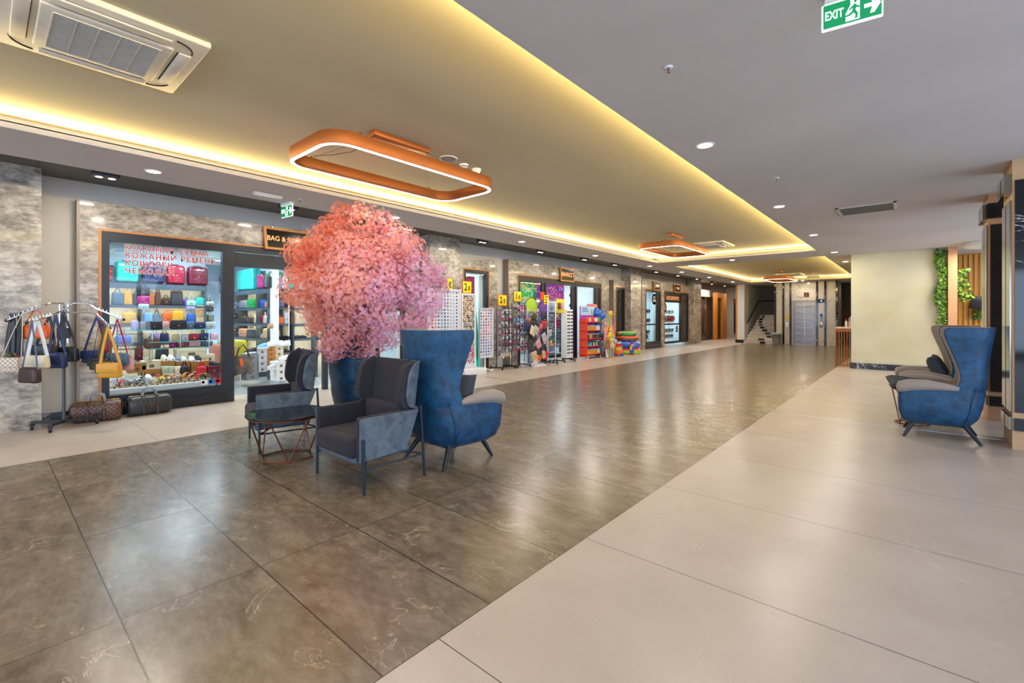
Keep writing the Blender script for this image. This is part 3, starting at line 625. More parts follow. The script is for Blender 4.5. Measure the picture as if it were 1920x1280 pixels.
# ================= blossom tree =================
t=thing('blossom_tree','tree of pink and peach blossoms in a dark planter between the wing chairs','tree',(-4.72,3.03,0))
MB().lathe([(.13,0),(.15,.02),(.2,.62),(.21,.64),(.18,.64),(.17,.56)],28).build('planter',mat('planter','3C4044',.4),t)
rnd=random.Random(5)
C=Vector((-.08,-.0,1.80))+Vector((_c,_s,0))*-.13
tr=MB().tube([(0,0,.5),(.02,0,.8),(-.01,.01,1.1),(0,0,1.4)],[.03,.028,.024,.02],8); tr.build('trunk',mat('bark','4A3A30',.9),t)
br=MB(); fl=MB(); lf=MB()
def blossom(c,n,sz,mi):
    q=Vector(n).to_track_quat('Z','Y').to_matrix(); a0=rnd.random()*6
    vs=[Vector(c)]
    for k in range(5):
        a=a0+k*2*PI/5
        for da,rr,h in((-.42,.62,.22),(0,1.0,.45),(.42,.62,.22)): vs.append(Vector(c)+q@Vector((sz*rr*math.cos(a+da),sz*rr*math.sin(a+da),sz*h)))
    fs=[(0,3*k+1,3*k+2,3*k+3) for k in range(5)]
    fl.add(vs,fs,mi); 
    fl.add([Vector(c)+q@Vector((.16*sz*math.cos(a),.16*sz*math.sin(a),.2*sz)) for a in(0,2.1,4.2)],[(0,1,2)],6)
lobes=[]
Rg=Vector((_c,_s,0)); Fw=Vector((-_s,_c,0)); Up=Vector((0,0,1))
# big silhouette lobes: (right, up, forward, radius) metres around the crown centre
sil=[(-.78,.35,0,.16),(-.62,.42,.1,.17),(-.45,.48,-.1,.2),(-.85,.12,0,.12),(-.7,.12,.1,.2),(-.85,-.18,0,.10),(-.62,-.12,-.1,.22),(-.55,-.35,.1,.18),(-.62,-.55,0,.10),(-.3,.62,0,.2),(-.42,.68,-.05,.12),(-.22,.8,.05,.12),(-.08,.82,0,.11),(.08,.72,-.1,.17),(.25,.72,0,.13),(.3,.55,.1,.2),(.5,.45,0,.18),(.62,.38,.1,.14),(.7,.12,0,.2),(.88,.1,0,.13),(.92,-.05,.05,.09),(.85,-.25,0,.15),(.65,-.15,-.1,.2),(.72,-.45,.1,.12),(.55,-.5,0,.17),(.35,-.6,-.05,.17),(.2,-.72,0,.13),(-.05,-.8,0,.13),(.12,-.88,0,.07),(-.3,-.78,-.05,.15),(-.42,-.7,0,.13),(-.4,-.88,0,.09),(-.35,-.5,.1,.2),(0,-.45,-.3,.2),(.15,-.3,-.35,.2),(-.15,-.6,-.25,.17),(0,-.1,-.45,.22),(.3,-.1,-.4,.2),(-.3,-.1,-.4,.2),(0,.3,-.4,.2),(-.1,-.72,-.1,.16),(.3,-.45,-.2,.18)]
for a,b_,c_,r in sil: lobes.append((C+Rg*a+Up*b_+Fw*(c_+rnd.uniform(-.15,.15)),r*1.1))
for k in range(95):
    while True:
        d=Vector((rnd.uniform(-1,1),rnd.uniform(-1,1),rnd.uniform(-1,1)))
        if .35<d.length<.95: break
    lobes.append((C+Vector((d.x*.55,d.y*.55,d.z*.52)),rnd.uniform(.12,.19)))
for i,(c,r) in enumerate(lobes):
    mid=C.lerp(c,.5)+Vector((rnd.uniform(-.05,.05),)*3); st=Vector((0,0,rnd.uniform(1.15,1.5)))
    br.tube([st,mid,c,c+(c-C).normalized()*r*.7],[.007,.005,.004,.002],5)
    out=(c-C).normalized()
    tone=rnd.random()
    lr=(c-C).dot(Rg)+(c-C).dot(Up)*-.6  # partly warm and cool light put into petal hue, peach left to pink right
    for k in range(int(230*(r/.16)**2)):
        d=Vector((rnd.gauss(0,1),rnd.gauss(0,1),rnd.gauss(0,1))).normalized(); p=c+d*r*rnd.uniform(.55,1.06)
        w=lr*.9+rnd.gauss(0,.35)+(tone-.5)*.5
        mi=0 if w<-.6 else 1 if w<-.25 else 2 if w<.1 else 3 if w<.45 else 4 if w<.8 else 5
        blossom(p,(d+out*.5+Vector((rnd.uniform(-.4,.4),rnd.uniform(-.4,.4),rnd.uniform(-.4,.4)))),rnd.uniform(.018,.030),mi)
    if i%2==0:
        for k in range(2):
            d=Vector((rnd.gauss(0,1),rnd.gauss(0,1),rnd.gauss(0,1))).normalized(); p=c+d*r; q=d.to_track_quat('Z','Y').to_matrix(); z=rnd.uniform(.03,.05)
            lf.add([p,p+q@Vector((z*.3,.01,z*.5)),p+q@Vector((0,.015,z*1.3)),p+q@Vector((-z*.3,.01,z*.5))],[(0,1,2,3)])
def petal(n,c):
    def fn(q):   # thin petals let light through
        tl=q.new('ShaderNodeBsdfTranslucent'); tl.inputs[0].default_value=(*lin(c),1); mx=q.new('ShaderNodeMixShader'); mx.inputs[0].default_value=.4
        q.l(q.b.outputs[0],mx.inputs[1]); q.l(tl.outputs[0],mx.inputs[2]); q.l(mx.outputs[0],q.n['Material Output'].inputs[0])
    return mat('petal_'+n,c,.75,spec=.3,fn=fn)
fl.build('blossoms',[petal('a','FCA688'),petal('b','FDB49C'),petal('c','FDC0B4'),petal('d','FCC0C8'),petal('e','FAC2DA'),petal('f','F2CCE8'),mat('pollen','F4D070',.6)],t,fix=False)
lf.build('leaves',mat('fresh_leaf','7FA030',.6),t,fix=False); br.build('branches',mat('bark','4A3A30',.9),t)
# ================= goods builders =================
ORD=['first','second','third','fourth','fifth','sixth','seventh','eighth','ninth','tenth','eleventh','twelfth','thirteenth','fourteenth','fifteenth','sixteenth','seventeenth','eighteenth','nineteenth','twentieth','twenty-first','twenty-second','twenty-third','twenty-fourth','twenty-fifth','twenty-sixth','twenty-seventh','twenty-eighth']
CN=dict(black='1A1C20',charcoal='33363B',grey='7C8288',silver='B9BEC2',white='E9E8E4',cream='E2D4B4',beige='C9AA84',tan='B9793A',brown='5C3A28',chocolate='3A2620',mustard='D89A20',yellow='F2C818',orange='E8641A',red='C81E28',crimson='9A1030',burgundy='6A1028',pink='E87AA8',magenta='B81878',purple='6A3A98',lavender='A89AC8',navy='1C2A55',blue='2060C0',sky='6AA8DC',teal='1AA8A0',turquoise='30D8C8',mint='A8DCCB',green='1E9A48',lime='A8D020',olive='4A5028',sage='B8C0A0',peach='F0A888',rose='D89AA0',copper='B4643A',slate='4A6078')
def C(c): return CN.get(c,c)
LAB=set()
def uniq(l):
    assert l not in LAB, l
    LAB.add(l); return l
def rowlabels(descs,where):
    out=[]
    for i,d in enumerate(descs):
        c=[f'{d} {where}']
        if i: c.append(f'{d} {where}, beside the {descs[i-1]}')
        if i+1<len(descs): c.append(f'{d} {where}, next before the {descs[i+1]}')
        if 0<i<len(descs)-1: c.append(f'{d} {where}, between {descs[i-1]} and {descs[i+1]}')
        c.append(f'{d} {where}, {ORD[i]} along the row')
        if descs.count(d)>1: c=c[1:]
        c=[x for x in c if len(x.replace('-','').split())<=16]
        for x in c:
            if x not in LAB: break
        LAB.add(x); out.append(x)
    return out
def hb(name,w,h,d,color,label,loc,rz=0,kind='top',cat='handbag',group=None,accent='brass',pat=None,face2=None):
    """a bag: width along Y, front toward +X, standing with its base at loc"""
    t=thing(name,label,cat,loc,rz,group); m=leather(C(color)) if not pat else pat
    def body(x):
        return MB().rbox((0,0,h/2),(d,w,h),min(.3*d,.03,h*.3),seg=3,taper=.86 if kind!='flat' else 1.0)
    body(0).build('bag_body',m,t)
    if kind in('flap','chain','wallet'):
        MB().rbox((d*.47,0,h*.66),(d*.14,w*.93,h*.62),.012,seg=2).build('flap',leather(C(face2)) if face2 else m,t)
        MB().rbox((d*.56,0,h*.40),(.008,.022,.02),.003).build('clasp',M[accent],t)
    if kind in('top','flap'):
        r=w*.24; pts=[(0,-r+2*r*k/10,h*.93+math.sin(PI*k/10)*h*.38) for k in range(11)]
        if h>.1: MB().tube(pts,.006,6).build('handle',m,t)
    if kind=='tote':
        for x in(-d*.25,d*.25): MB().tube([(x,-w*.22+w*.44*k/10,h*.92+math.sin(PI*k/10)*h*.5) for k in range(11)],.006,6).build('handle',m,t)
    if kind=='chain': MB().tube([(0,-w*.35+w*.7*k/12,h*.95+math.sin(PI*k/12)*.05) for k in range(13)],.004,5).build('chain_strap',M[accent],t)
    return t
def on(px0,px1,py0,py1,x,d=.1,z=None,gap=1.12):
    """slot on a shelf plane x: from measured outline to place and size"""
    a,b=onx(px0,(py0+py1)/2,x),onx(px1,(py0+py1)/2,x); c=onx((px0+px1)/2,py0,x); e=onx((px0+px1)/2,py1,x)
    zb=e.z if z is None else z
    return (x-d/2,(a.y+b.y)/2,zb),abs(b.y-a.y)*gap,max(c.z-zb,.04)
def suitcase(w,h,d,color,label,loc,rz=0,ribs='h'):
    t=thing('suitcase',label,'suitcase',loc,rz,'suitcases on the top shelf'); m=mat('suitcase_shell',C(color),.25,coat=.4)
    MB().rbox((0,0,h/2+.02),(d,w,h),.045,seg=4).build('shell',m,t)
    b=MB()
    if ribs=='h':
        for k in range(6): z=.06+k*(h-.08)/5; b.tube([(d/2+.001,y*w*.4,z+.012*math.sin(y*9+k*1.6)) for y in[q/6-1 for q in range(13)]],.006,5)
    else:
        for k in range(5): y=-w*.36+k*w*.18; b.tube([(d/2+.001,y,.07),(d/2+.001,y,h-.03)],.006,5)
    b.build('shell_ribs',m,t)
    MB().box(-.012,-.002,-w/2-.001,w/2+.001,.05,h).build('zip_band',M['black'],t)
    MB().tube([(0,-.07,h+.015),(0,-.06,h+.035),(0,.06,h+.035),(0,.07,h+.015)],.009,6).build('handle',M['black'],t)
    for sy in(-1,1):
        for sx in(-1,1): MB().cyl((sx*d*.32-.01,sy*w*.38,.015),(sx*d*.32+.01,sy*w*.38,.015),.018).build('wheel',M['black'],t)
    MB().rbox((d/2+.004,0,h*.5),(.006,.02,.012),.002).build('lock',M['chrome'],t)
    return t
def shoe_mesh(kind):
    L=.26
    def w(s): return .047*(math.sin(PI*min(1,max(0,s))**.85)**.42) if 0<s<1 else .006
    up=MB(); so=MB(); hgt={'sneaker':.085,'loafer':.06,'sandal':.045,'pump':.055}[kind]
    def soleh(s): return .0 if kind!='pump' else .05*max(0,1-s*2.2)
    th=.028 if kind=='sneaker' else .014
    so.grid(lambda u,v:((u-.5)*L,(v*2-1)*w(u)*1.06,soleh(u)),16,6).grid(lambda u,v:((u-.5)*L,(v*2-1)*w(u)*1.06,soleh(u)+th),16,6)
    so.grid(lambda u,v:((u-.5)*L,w(u)*1.06,soleh(u)+v*th),16,1).grid(lambda u,v:((u-.5)*L,-w(u)*1.06,soleh(u)+v*th),16,1)
    def top(u):
        if kind=='sneaker': return hgt*(1.0 if u<.35 else 1-.62*((u-.35)/.65)**1.1)
        if kind=='sandal': return hgt*(1 if .55<u<.8 else .0)
        return hgt*(.9 if u<.3 else .9-.35*((u-.3)/.7))
    if kind=='sandal':
        for u0,u1 in((.48,.86),(.16,.28)):
            up.grid(lambda u,v:((u0+(u1-u0)*u-.5)*L,math.cos(PI*v)*w(.6)*1.05,soleh(.6)+th+math.sin(PI*v)*.045),4,10)
    else:
        def U(u,v):
            z=top(u); a=PI*v; k=.5 if u<.5 else 1
            zz=math.sin(a)**.6*z
            if u<.45 and .3<v<.7: zz=z*.96
            return ((u-.5)*L,math.cos(a)*w(u)*(1-.25*math.sin(a)),soleh(u)+th*.7+zz)
        up.grid(U,18,14)
        if kind=='pump': so.cyl((-.1,0,0),(-.1,0,.055),.008,.018,8)
    return up,so
_shoe={}
def shoe(kind,color,sole,label,loc,rz=0,scale=1,group='shoes on display'):
    if kind not in _shoe:
        u,s=shoe_mesh(kind); uo=u.build('upper',leather('808080')); so=s.build('sole',leather('808080')); _shoe[kind]=(uo.data,so.data); bpy.data.objects.remove(uo); bpy.data.objects.remove(so)
    t=thing({'sneaker':'sneaker','loafer':'loafer','sandal':'sandal','pump':'pump_shoe'}[kind],label,'shoe',loc,rz,group); t.scale=(scale,)*3
    for nm,me,c in(('upper',_shoe[kind][0],color),('sole',_shoe[kind][1],sole)):
        m=me.copy(); m.materials.clear(); m.materials.append(leather(C(c))); o=bpy.data.objects.new(nm,m); COL.objects.link(o); o.parent=t
    return t
def shoebox(w,h,d,color,label,loc,rz=0,mark=True):
    t=thing('shoe_box',label,'box',loc,rz,'stacked shoe boxes'); m=mat('card_'+color,C(color),.75); 
    MB().box(-d/2+.004,d/2-.004,-w/2+.004,w/2-.004,0,h*.98).build('box_body',m,t); MB().box(-d/2,d/2,-w/2,w/2,h*.7,h).build('lid',m,t,bevel=.002)
    if mark: MB().box(d/2-.003,d/2-.001,-w*.12,w*.12,h*.2,h*.55).build('print',mat('box_print','6A5A40',.7),t)
    return t
# ================= shop A : bags and shoes =================
def glass_pane(parent,y0,y1,z0,z1,x): return MB().box(x-.004,x+.004,y0,y1,z0,z1).build('pane',GLASS,parent)
def shopframe(name,y0,y1,z0,z1,x,bars,h=.09,fw=.085,deep=.1):
    b=MB(); b.box(x-deep,x,y0,y1,z1-h,z1); zb=z0+h if z0>.01 else z0
    if z0>.01: b.box(x-deep,x,y0,y1,z0,z0+h)
    b.box(x-deep,x,y0,y0+fw,zb,z1-h); b.box(x-deep,x,y1-fw,y1,zb,z1-h)
    for y in bars: b.box(x-deep,x,y-.04,y+.04,zb,z1-h)
    o=b.build(name,M['frame'],None); return struct(o)
w1=shopframe('window_1',1.08,2.64,.16,2.57,-8.42,[],.125); glass_pane(w1,1.16,2.56,.28,2.45,-8.47)
RED=mat('red_film','B81828',.4); WF=mat('white_film','F4F0EC',.4)
for k,(txt,yy_) in enumerate((('КОЖАНАЯ СУМКА',2.375),('КОЖАНЫЙ РЕМЕНЬ',2.265),('КОШЕЛЕК',2.155),('ЧЕМОДАН',2.045))):
    for off,m,x in((.0065,WF,-8.4655),(.0015,RED,-8.4635)):
        text(txt,.108,m,w1,(x,1.335,yy_),FX,offset=off,extrude=.0004,align='LEFT',name='window_lettering',sx=.93,space=1.22)
for k,(c1,c2) in enumerate((('F4F4F4','2A3A8A'),('1A6ABA','D02030'),('D02030','F09020'))):
    y=2.27+k*.1; b=MB().box(-8.466,-8.464,y,y+.085,.31,.385); o=b.build('card_sticker',mat('sticker_a'+c1,c1,.4),w1)
    MB().lathe([(0,0),(.022,0)],16,mtx=Matrix.Translation((-8.4632,y+.028,.35))@Matrix.Rotation(PI/2,4,'Y')).build('sticker_mark',mat('sticker_b'+c2,c2,.4),o,fix=False)
d1=shopframe('door_1',2.64,6.13,0,2.57,-8.42,[4.3],.1)
# remove-free: shutter housing above the doorway
b=MB()
for k in range(7): b.box(-8.5,-8.44,2.73,4.26,2.30+k*.022,2.316+k*.022)
b.build('shutter_slats',M['black'],d1); MB().box(-8.52,-8.42,2.72,4.27,2.22,2.30).build('shutter_rail',M['frame'],d1)
glass_pane(d1,4.34,6.05,.1,2.47,-8.47)
b=MB().box(-14,-8.9,.4,.5,0,2.9); b.box(-11.2,-11.1,.5,3.05,0,2.9); b.box(-14,-11.2,3.0,3.05,0,2.9); b.box(-14.1,-14,3,4.5,0,2.9); b.box(-14,-10.6,4.45,4.55,0,2.9); b.box(-10.7,-10.6,4.5,6.5,0,2.9); b.box(-10.7,-8.9,6.4,6.5,0,2.9)
struct(b.build('wall_shop',mat('shop_wall','B8C8D0',.6)))
struct(MB().box(-14,-8.9,.4,6.5,2.75,2.8).build('ceiling_shop',M['white']))
for x,y in((-9.4,1.6),(-9.4,3.3),(-9.4,5.2),(-10.2,2.4),(-11.8,3.5)): area('shop_light',(x,y,2.73),(0,0,0),.5,.5,38,COOL)
SH=plain('4A5560',.35,name='shelf_board'); BK=plain('F0EAD8',.5,name='shelf_back'); LEDS=mat('shelf_led','FFF0C8',.5,emit=30)
def shelving(label,x0,x1,y0,y1,zs,face,divs,top=2.0):
    """bays of open shelves; face 'x' looks toward +X, face 'y' toward -Y"""
    t=thing('display_shelving',label,'shelving',(0,0,0))
    if face=='x':
        MB().box(x0,x0+.02,y0,y1,0,top).build('back_panel',BK,t)
        for z in zs: MB().box(x0+.02,x1,y0,y1,z-.03,z).build('shelf',SH,t)
        for z in zs[1:] if len(zs)>1 else []: pass
        for z in zs: MB().box(x1-.07,x1-.05,y0+.03,y1-.03,z-.036,z-.03).build('led_strip',LEDS,t)
        for z in zs: MB().box(x1-.025,x1,y0,y1,z-.052,z-.03).build('shelf_lip',SH,t)
        for y in divs: MB().box(x0+.02,x1,y-.012,y+.012,0,top-.03).build('divider',SH,t)
        MB().box(x1-.02,x1+.01,y0,y1,top-.1,top).build('fascia',SH,t)
    else:
        MB().box(x0,x1,y1-.02,y1,0,top).build('back_panel',BK,t)
        for z in zs: MB().box(x0,x1,y0,y1-.02,z-.03,z).build('shelf',SH,t)
        for z in zs: MB().box(x0+.03,x1-.03,y0+.05,y0+.07,z-.036,z-.03).build('led_strip',LEDS,t)
        for z in zs: MB().box(x0,x1,y0,y0+.025,z-.052,z-.03).build('shelf_lip',SH,t)
        for x in divs: MB().box(x-.012,x+.012,y0,y1-.02,0,top-.03).build('divider',SH,t)
        MB().box(x0,x1,y0-.01,y0+.02,top-.1,top).build('fascia',SH,t)
    return t
shelving('lit bag shelving behind the shop window with suitcases on top',-11.1,-10.8,1.0,3.0,[2.0,1.6,1.25,.9,.5],'x',[1.02,1.95,2.98])
shelving('lit bag shelving facing the doorway, three bays wide',-13.4,-10.36,4.1,4.45,[2.0,1.58,1.22,.88],'y',[-12.75,-11.28,-10.66])
shelving('lit shoe shelving beside the doorway, behind the tree',-10.6,-10.3,4.5,6.35,[2.0,1.58,1.22,.9,.6],'x',[4.52,5.05,5.7,6.33])
struct(MB().box(-10.45,-10.25,4.08,4.18,0,2.75).build('column',M['white']))
# suitcases above the window shelves
it=[(199,210,499,527,'red'),(220,258,490,528,'turquoise'),(270,307,494,531,'navy'),(316,346,497,534,'crimson'),(356,389,500,535,'burgundy')]
ls=rowlabels([f'{c} hard-shell suitcase' for *_,c in it],'on the top shelf behind the window lettering')
for (a,b_,y0,y1,c),l in zip(it,ls):
    p,w,h=on(a,b_,y0,y1,-10.8,.2,2.0); suitcase(w,h-.02,.2,c,l,p)
def ony_slot(px0,px1,py0,y,z):
    a,b=ony(px0,py0,y),ony(px1,py0,y); return ((a.x+b.x)/2,y+.08,z),abs(b.x-a.x)*.96,max(a.z-z,.05)
for a,b_,y0,c,l in((438,469,507,'turquoise','turquoise quilted suitcase on the top shelf seen through the doorway'),(476,488,514,'magenta','magenta suitcase between turquoise and green ones'),(490,510,512,'green','green suitcase on the top shelf seen through the doorway'),(405,413,517,'magenta','magenta suitcase at the end of the shelf behind the window')):
    p,w,h=ony_slot(a,b_,y0,4.1,2.0); suitcase(w,h-.02,.2,c,l,(p[0],4.25,2.0),R(-90))
def bagrow(rows,x,z,where,d=.1,face='x',group=None):
    ds=[f'{c} {n}' for *_,c,n,k in rows]; ls=rowlabels(ds,where)
    for (a,b_,y0,y1,c,n,k),l in zip(rows,ls):
        if face=='x': p,w,h=on(a,b_,y0,y1,x,d,z); rz=0; dd=min(d,w*.6)
        else: p,w,h=ony_slot(a,b_,y0,x,z); rz=R(-90); p=(p[0],x+.12,z); dd=min(d,w*.6)
        hh=h*.92 if k in('top','flap','tote') else h*1.25
        hb(n.split()[-1].replace('handbag','handbag'),w,hh,dd,c,l,p,rz,k,cat=n.split()[-1],group=group or where)
bagrow([(211,232,545,571,'slate','handbag','top'),(233,249,543,571,'mustard','handbag','top'),(250,266,547,571,'black','handbag','top'),(280,291,550,571,'copper','handbag','top'),(292,303,545,571,'brown','tote','tote'),(305,321,556,572,'chocolate','handbag','flap'),(322,344,542,572,'charcoal','tote','tote'),(346,358,560,573,'purple','handbag','flap'),(368,387,556,573,'teal','handbag','top'),(388,399,560,573,'brown','handbag','top')],-10.85,1.6,'on the upper bag shelf behind the window',.14)
bagrow([(231,258,584,606,'mustard','handbag','top'),(259,268,590,606,'charcoal','handbag','top'),(270,287,584,606,'sky','tote','tote'),(288,303,586,606,'slate','tote','tote'),(306,322,584,607,'orange','handbag','flap'),(323,345,581,607,'mustard','tote','tote'),(352,366,586,607,'blue','handbag','flap'),(369,387,578,607,'beige','quilted handbag','chain'),(389,402,588,607,'olive','handbag','flap')],-10.85,1.25,'on the middle bag shelf behind the window',.14)
bagrow([(204,216,630,645,'teal','handbag','top'),(217,246,628,648,'blue','tote','tote'),(262,272,630,645,'grey','handbag','top'),(284,300,622,645,'lavender','handbag','flap'),(302,318,622,645,'navy','handbag','top')],-10.85,.9,'on the lower bag shelf behind the window',.14)
# clusters of small bags hung on chains
def hang(items,x,where,px,cat='handbag'):
    for a,b_,y0,y1,c,l in items:
        p,w,h=on(a,b_,y0,y1,x,.08); t=hb('handbag',w,h,.07,c,uniq(l),p,0,'flap' if h>.12 else 'wallet',group='small bags hung in front of the shelves')
        MB().tube([(0,-w*.3,h*.9),(0,0,h+.14),(0,w*.3,h*.9)],.004,5).build('strap',leather(C(c)),t)
hang([(257,281,537,554,'black','quilted black bag hung on a chain between the upper shelves'),(258,280,555,569,'magenta','magenta flap bag hung below the quilted black one'),(260,279,569,580,'silver','silver flap bag hung lowest below the magenta one'),(351,367,563,573,'mint','mint flap bag hung before the middle shelf'),(350,366,574,583,'lavender','lavender bag hung under the mint one'),(388,401,565,573,'silver','silver pouch hung by the right end of the shelves'),(388,401,574,584,'charcoal','charcoal pouch hung under the silver one')],-10.3,'',0)
# glass display stand near the window
t=thing('glass_display_stand','glass shelf stand with rows of small handbags behind the window','shelving',(0,0,0))
GX=-9.75
zr=[onx(300,618,GX).z,onx(350,639,GX).z,onx(350,651,GX).z]
for k,z in enumerate(zr): MB().box(GX-.22,GX+.02,1.85 if k else 1.47,2.75,z-.012,z).build('glass_shelf',mat('green_glass','78B8B0',.1),t)
for y in(1.9,2.3,2.74):
    for x in(GX-.2,GX): MB().cyl((x,y,0),(x,y,zr[0]),.009,n=8).build('post',M['chrome'],t)
bagrow([(247,261,599,617,'lavender','handbag','top'),(262,274,602,617,'grey','handbag','flap'),(275,304,605,618,'black','handbag','wallet'),(305,318,602,618,'rose','handbag','flap'),(321,349,603,618,'black','chain handbag','chain'),(350,365,606,618,'slate','handbag','wallet'),(367,385,606,618,'navy','handbag','wallet'),(387,404,606,618,'silver','handbag','wallet')],GX,zr[0],'on the top glass stand shelf',.1)
bagrow([(325,339,629,639,'beige','handbag','wallet'),(341,354,629,639,'silver','handbag','wallet'),(355,374,628,639,'crimson','handbag','wallet'),(375,395,627,639,'navy','handbag','wallet'),(396,410,627,639,'rose','handbag','wallet')],GX,zr[1],'on the middle glass shelf of the stand',.1)
bagrow([(319,330,642,651,'magenta','handbag','wallet'),(332,353,641,651,'crimson','handbag','wallet'),(355,376,642,651,'rose','handbag','wallet'),(378,399,641,651,'slate','handbag','wallet')],GX-.04,zr[2],'on the lowest glass shelf of the stand',.1)
t=thing('bag_stand','black metal stand holding the brown bag and the burgundy backpack','stand',(GX-.1,1.62,0))
for y in(-.16,.16): MB().cyl((0,y,0),(0,y,1.22),.009,n=8).build('post',M['greymetal'],t)
for z in(.62,.85,1.1): MB().box(-.1,.1,-.17,.17,z-.01,z).build('shelf',M['greymetal'],t)
p,w,h=on(272,301,634,652,GX,.12,.85); hb('handbag',w,h,.13,'brown','large brown handbag with brass rings on the black stand',(GX-.05,p[1],.85),0,'top')
p,w,h=on(254,268,648,677,GX,.1); hb('backpack',w,h*.9,.1,'burgundy','burgundy backpack hanging from the black stand',p,0,'flap',cat='backpack')
p,w,h=on(293,316,650,682,GX,.1); hb('backpack',w,h*.9,.1,'charcoal','charcoal backpack leaning behind the sneakers',p,0,'flap',cat='backpack')
# stepped shoe boxes with sneakers
def boxes(items,x,d,where):
    ds=[c+' shoe box' for *_,c in items]; ls=rowlabels(ds,where)
    for (a,b_,y0,y1,c),l in zip(items,ls):
        p,w,h=on(a,b_,y0,y1,x,d); shoebox(w,h,d,c,l,(x-d/2,p[1],max(p[2],0)))
boxes([(243,273,681,699,'tan'),(268,301,676,692,'cream'),(275,300,692,709,'tan'),(303,327,676,706,'tan'),(332,355,677,706,'tan'),(360,390,677,708,'tan')],-9.35,.2,'behind the window sandals')
boxes([(334,384,654,669,'cream'),(350,385,669,677,'cream'),(386,402,664,678,'cream')],-9.62,.2,'under the glass stand')
b=[(243,262,668,682,'rose','sandal'),(270,291,666,677,'cream','sandal'),(305,317,664,677,'cream','sneaker'),(318,330,661,677,'white','sneaker'),(331,342,663,678,'grey','sneaker'),(343,353,668,678,'white','sneaker'),(358,368,668,678,'white','sneaker'),(369,381,663,678,'black','sneaker')]
ls=rowlabels([f'{c} {k}' for *_,c,k in b],'on the boxes inside the window')
for (a,c_,y0,y1,c,k),l in zip(b,ls):
    p,w,h=on(a,c_,y0,y1,-9.35,.2); shoe(k,c,'white' if k=='sneaker' else 'cream',l,(-9.45,p[1],p[2]),0,1.0 if k=='sandal' else min(1.05,w/.1))
boxes([(391,412,686,700,'burgundy'),(391,412,700,716,'burgundy')],-9.2,.3,'at the corner of the window')
shoe('loafer','black','navy','black shoe standing on the burgundy boxes',onx(402,684,-9.35),R(20),1.1)
def boot(c,label,loc,h=.2):
    t=thing('boot',label,'boot',loc,0,'boots behind the sandals')
    MB().lathe([(.04,0),(.042,.04),(.045,h*.5),(.055,h),(.05,h),(.04,h*.6)],16).build('shaft',leather(C(c)),t); MB().rbox((.05,0,.025),(.15,.08,.05),.02,seg=3).build('foot',leather(C(c)),t)
for a,y0,y1,c,l in((312,687,706,'sage','sage boot behind the sandals, first of the pair'),(322,687,706,'sage','sage boot behind the sandals, second of the pair'),(333,687,706,'cream','cream lace-up boot behind the orange sandals')):
    p,w,h=on(a-5,a+5,y0,y1,-9.2,.1); boot(c,uniq(l),p,h)
p,w,h=on(339,356,684,704,-9.2,.1); hb('tote',w,h*.9,.1,'black','black tote standing between the boots and the red bag',p,0,'tote',cat='tote')
p,w,h=on(370,389,682,706,-9.2,.1); hb('tote',w,h*.8,.1,'red','red tote standing at the end of the boots',p,0,'tote',cat='tote')
# white platform with sandals
t=thing('display_platform','white platform for sandals inside the window','platform',(0,0,0))
MB().box(-9.3,-8.75,1.12,2.5,.03,.33).build('platform_body',M['white'],t,bevel=.005)
MB().box(-8.752,-8.748,1.12,2.5,.05,.06).build('platform_groove',M['greymetal'],t)
cs=[(214,'red'),(231,'red'),(246,'silver'),(261,'white'),(275,'blue'),(291,'cream'),(305,'yellow'),(320,'orange'),(333,'silver'),(346,'tan'),(361,'peach'),(376,'red'),(385,'green')]
ls=rowlabels([f'{c} sandal' for _,c in cs],'at the front of the white platform')
for (px,c),l in zip(cs,ls): p=onx(px,715,-8.9); shoe('sandal',c,'beige',l,(-8.92,p.y,.33),R(rnd.uniform(-12,12)),1).scale=(.9,1.35,2.0)
cs=[(222,'sky'),(239,'blue'),(252,'grey'),(263,'cream'),(278,'white'),(296,'red'),(312,'yellow'),(330,'orange'),(349,'mustard'),(366,'rose')]
ls=rowlabels([f'{c} slipper' for _,c in cs],'in the rear row on the white platform')
for (px,c),l in zip(cs,ls):
    p=onx(px,706,-9.15); shoe('sandal' if c!='white' else 'loafer',c,'cream',l,(-9.16,p.y,.33),R(rnd.uniform(-12,12)),1.0).scale=(.9,1.35,2.2)
# seen through the doorway
bagrow([(441,457,562,578,'grey','handbag','top'),(457,471,559,578,'green','backpack','flap'),(473,480,560,578,'charcoal','handbag','top'),(482,488,565,578,'blue','handbag','wallet'),(489,500,564,578,'tan','handbag','top')],4.1,1.58,'on the upper shelf through the doorway',.12,'y')
bagrow([(442,455,592,606,'chocolate','handbag','top'),(456,467,594,606,'chocolate','handbag','flap'),(469,480,590,606,'beige','handbag','top'),(481,485,594,606,'crimson','handbag','wallet'),(486,492,590,606,'silver','tote','tote'),(493,500,592,606,'olive','handbag','top')],4.1,1.22,'on the middle shelf through the doorway',.12,'y')
bagrow([(441,454,619,632,'peach','handbag','wallet'),(455,474,614,632,'charcoal','tote','tote'),(475,481,622,632,'silver','handbag','wallet'),(485,500,614,632,'beige','handbag','top'),(503,511,622,632,'tan','handbag','wallet')],4.1,.88,'on the lower shelf through the doorway',.12,'y')
bagrow([(517,529,512,540,'sky','tote','tote'),(530,541,517,540,'white','tote','tote'),(543,556,517,540,'teal','tote','tote'),(502,516,516,541,'charcoal','tote','tote')],-10.35,2.0,'on top of the shelving beside the tree',.12)
bagrow([(516,534,560,578,'slate','duffel bag','top'),(536,546,555,578,'black','handbag','flap')],-10.35,1.58,'on the highest shoe shelf',.15)
bagrow([(523,533,593,607,'orange','handbag','top'),(535,543,590,607,'silver','cap','wallet'),(548,555,592,607,'orange','handbag','wallet')],-10.35,1.22,'on the second shoe shelf',.12)
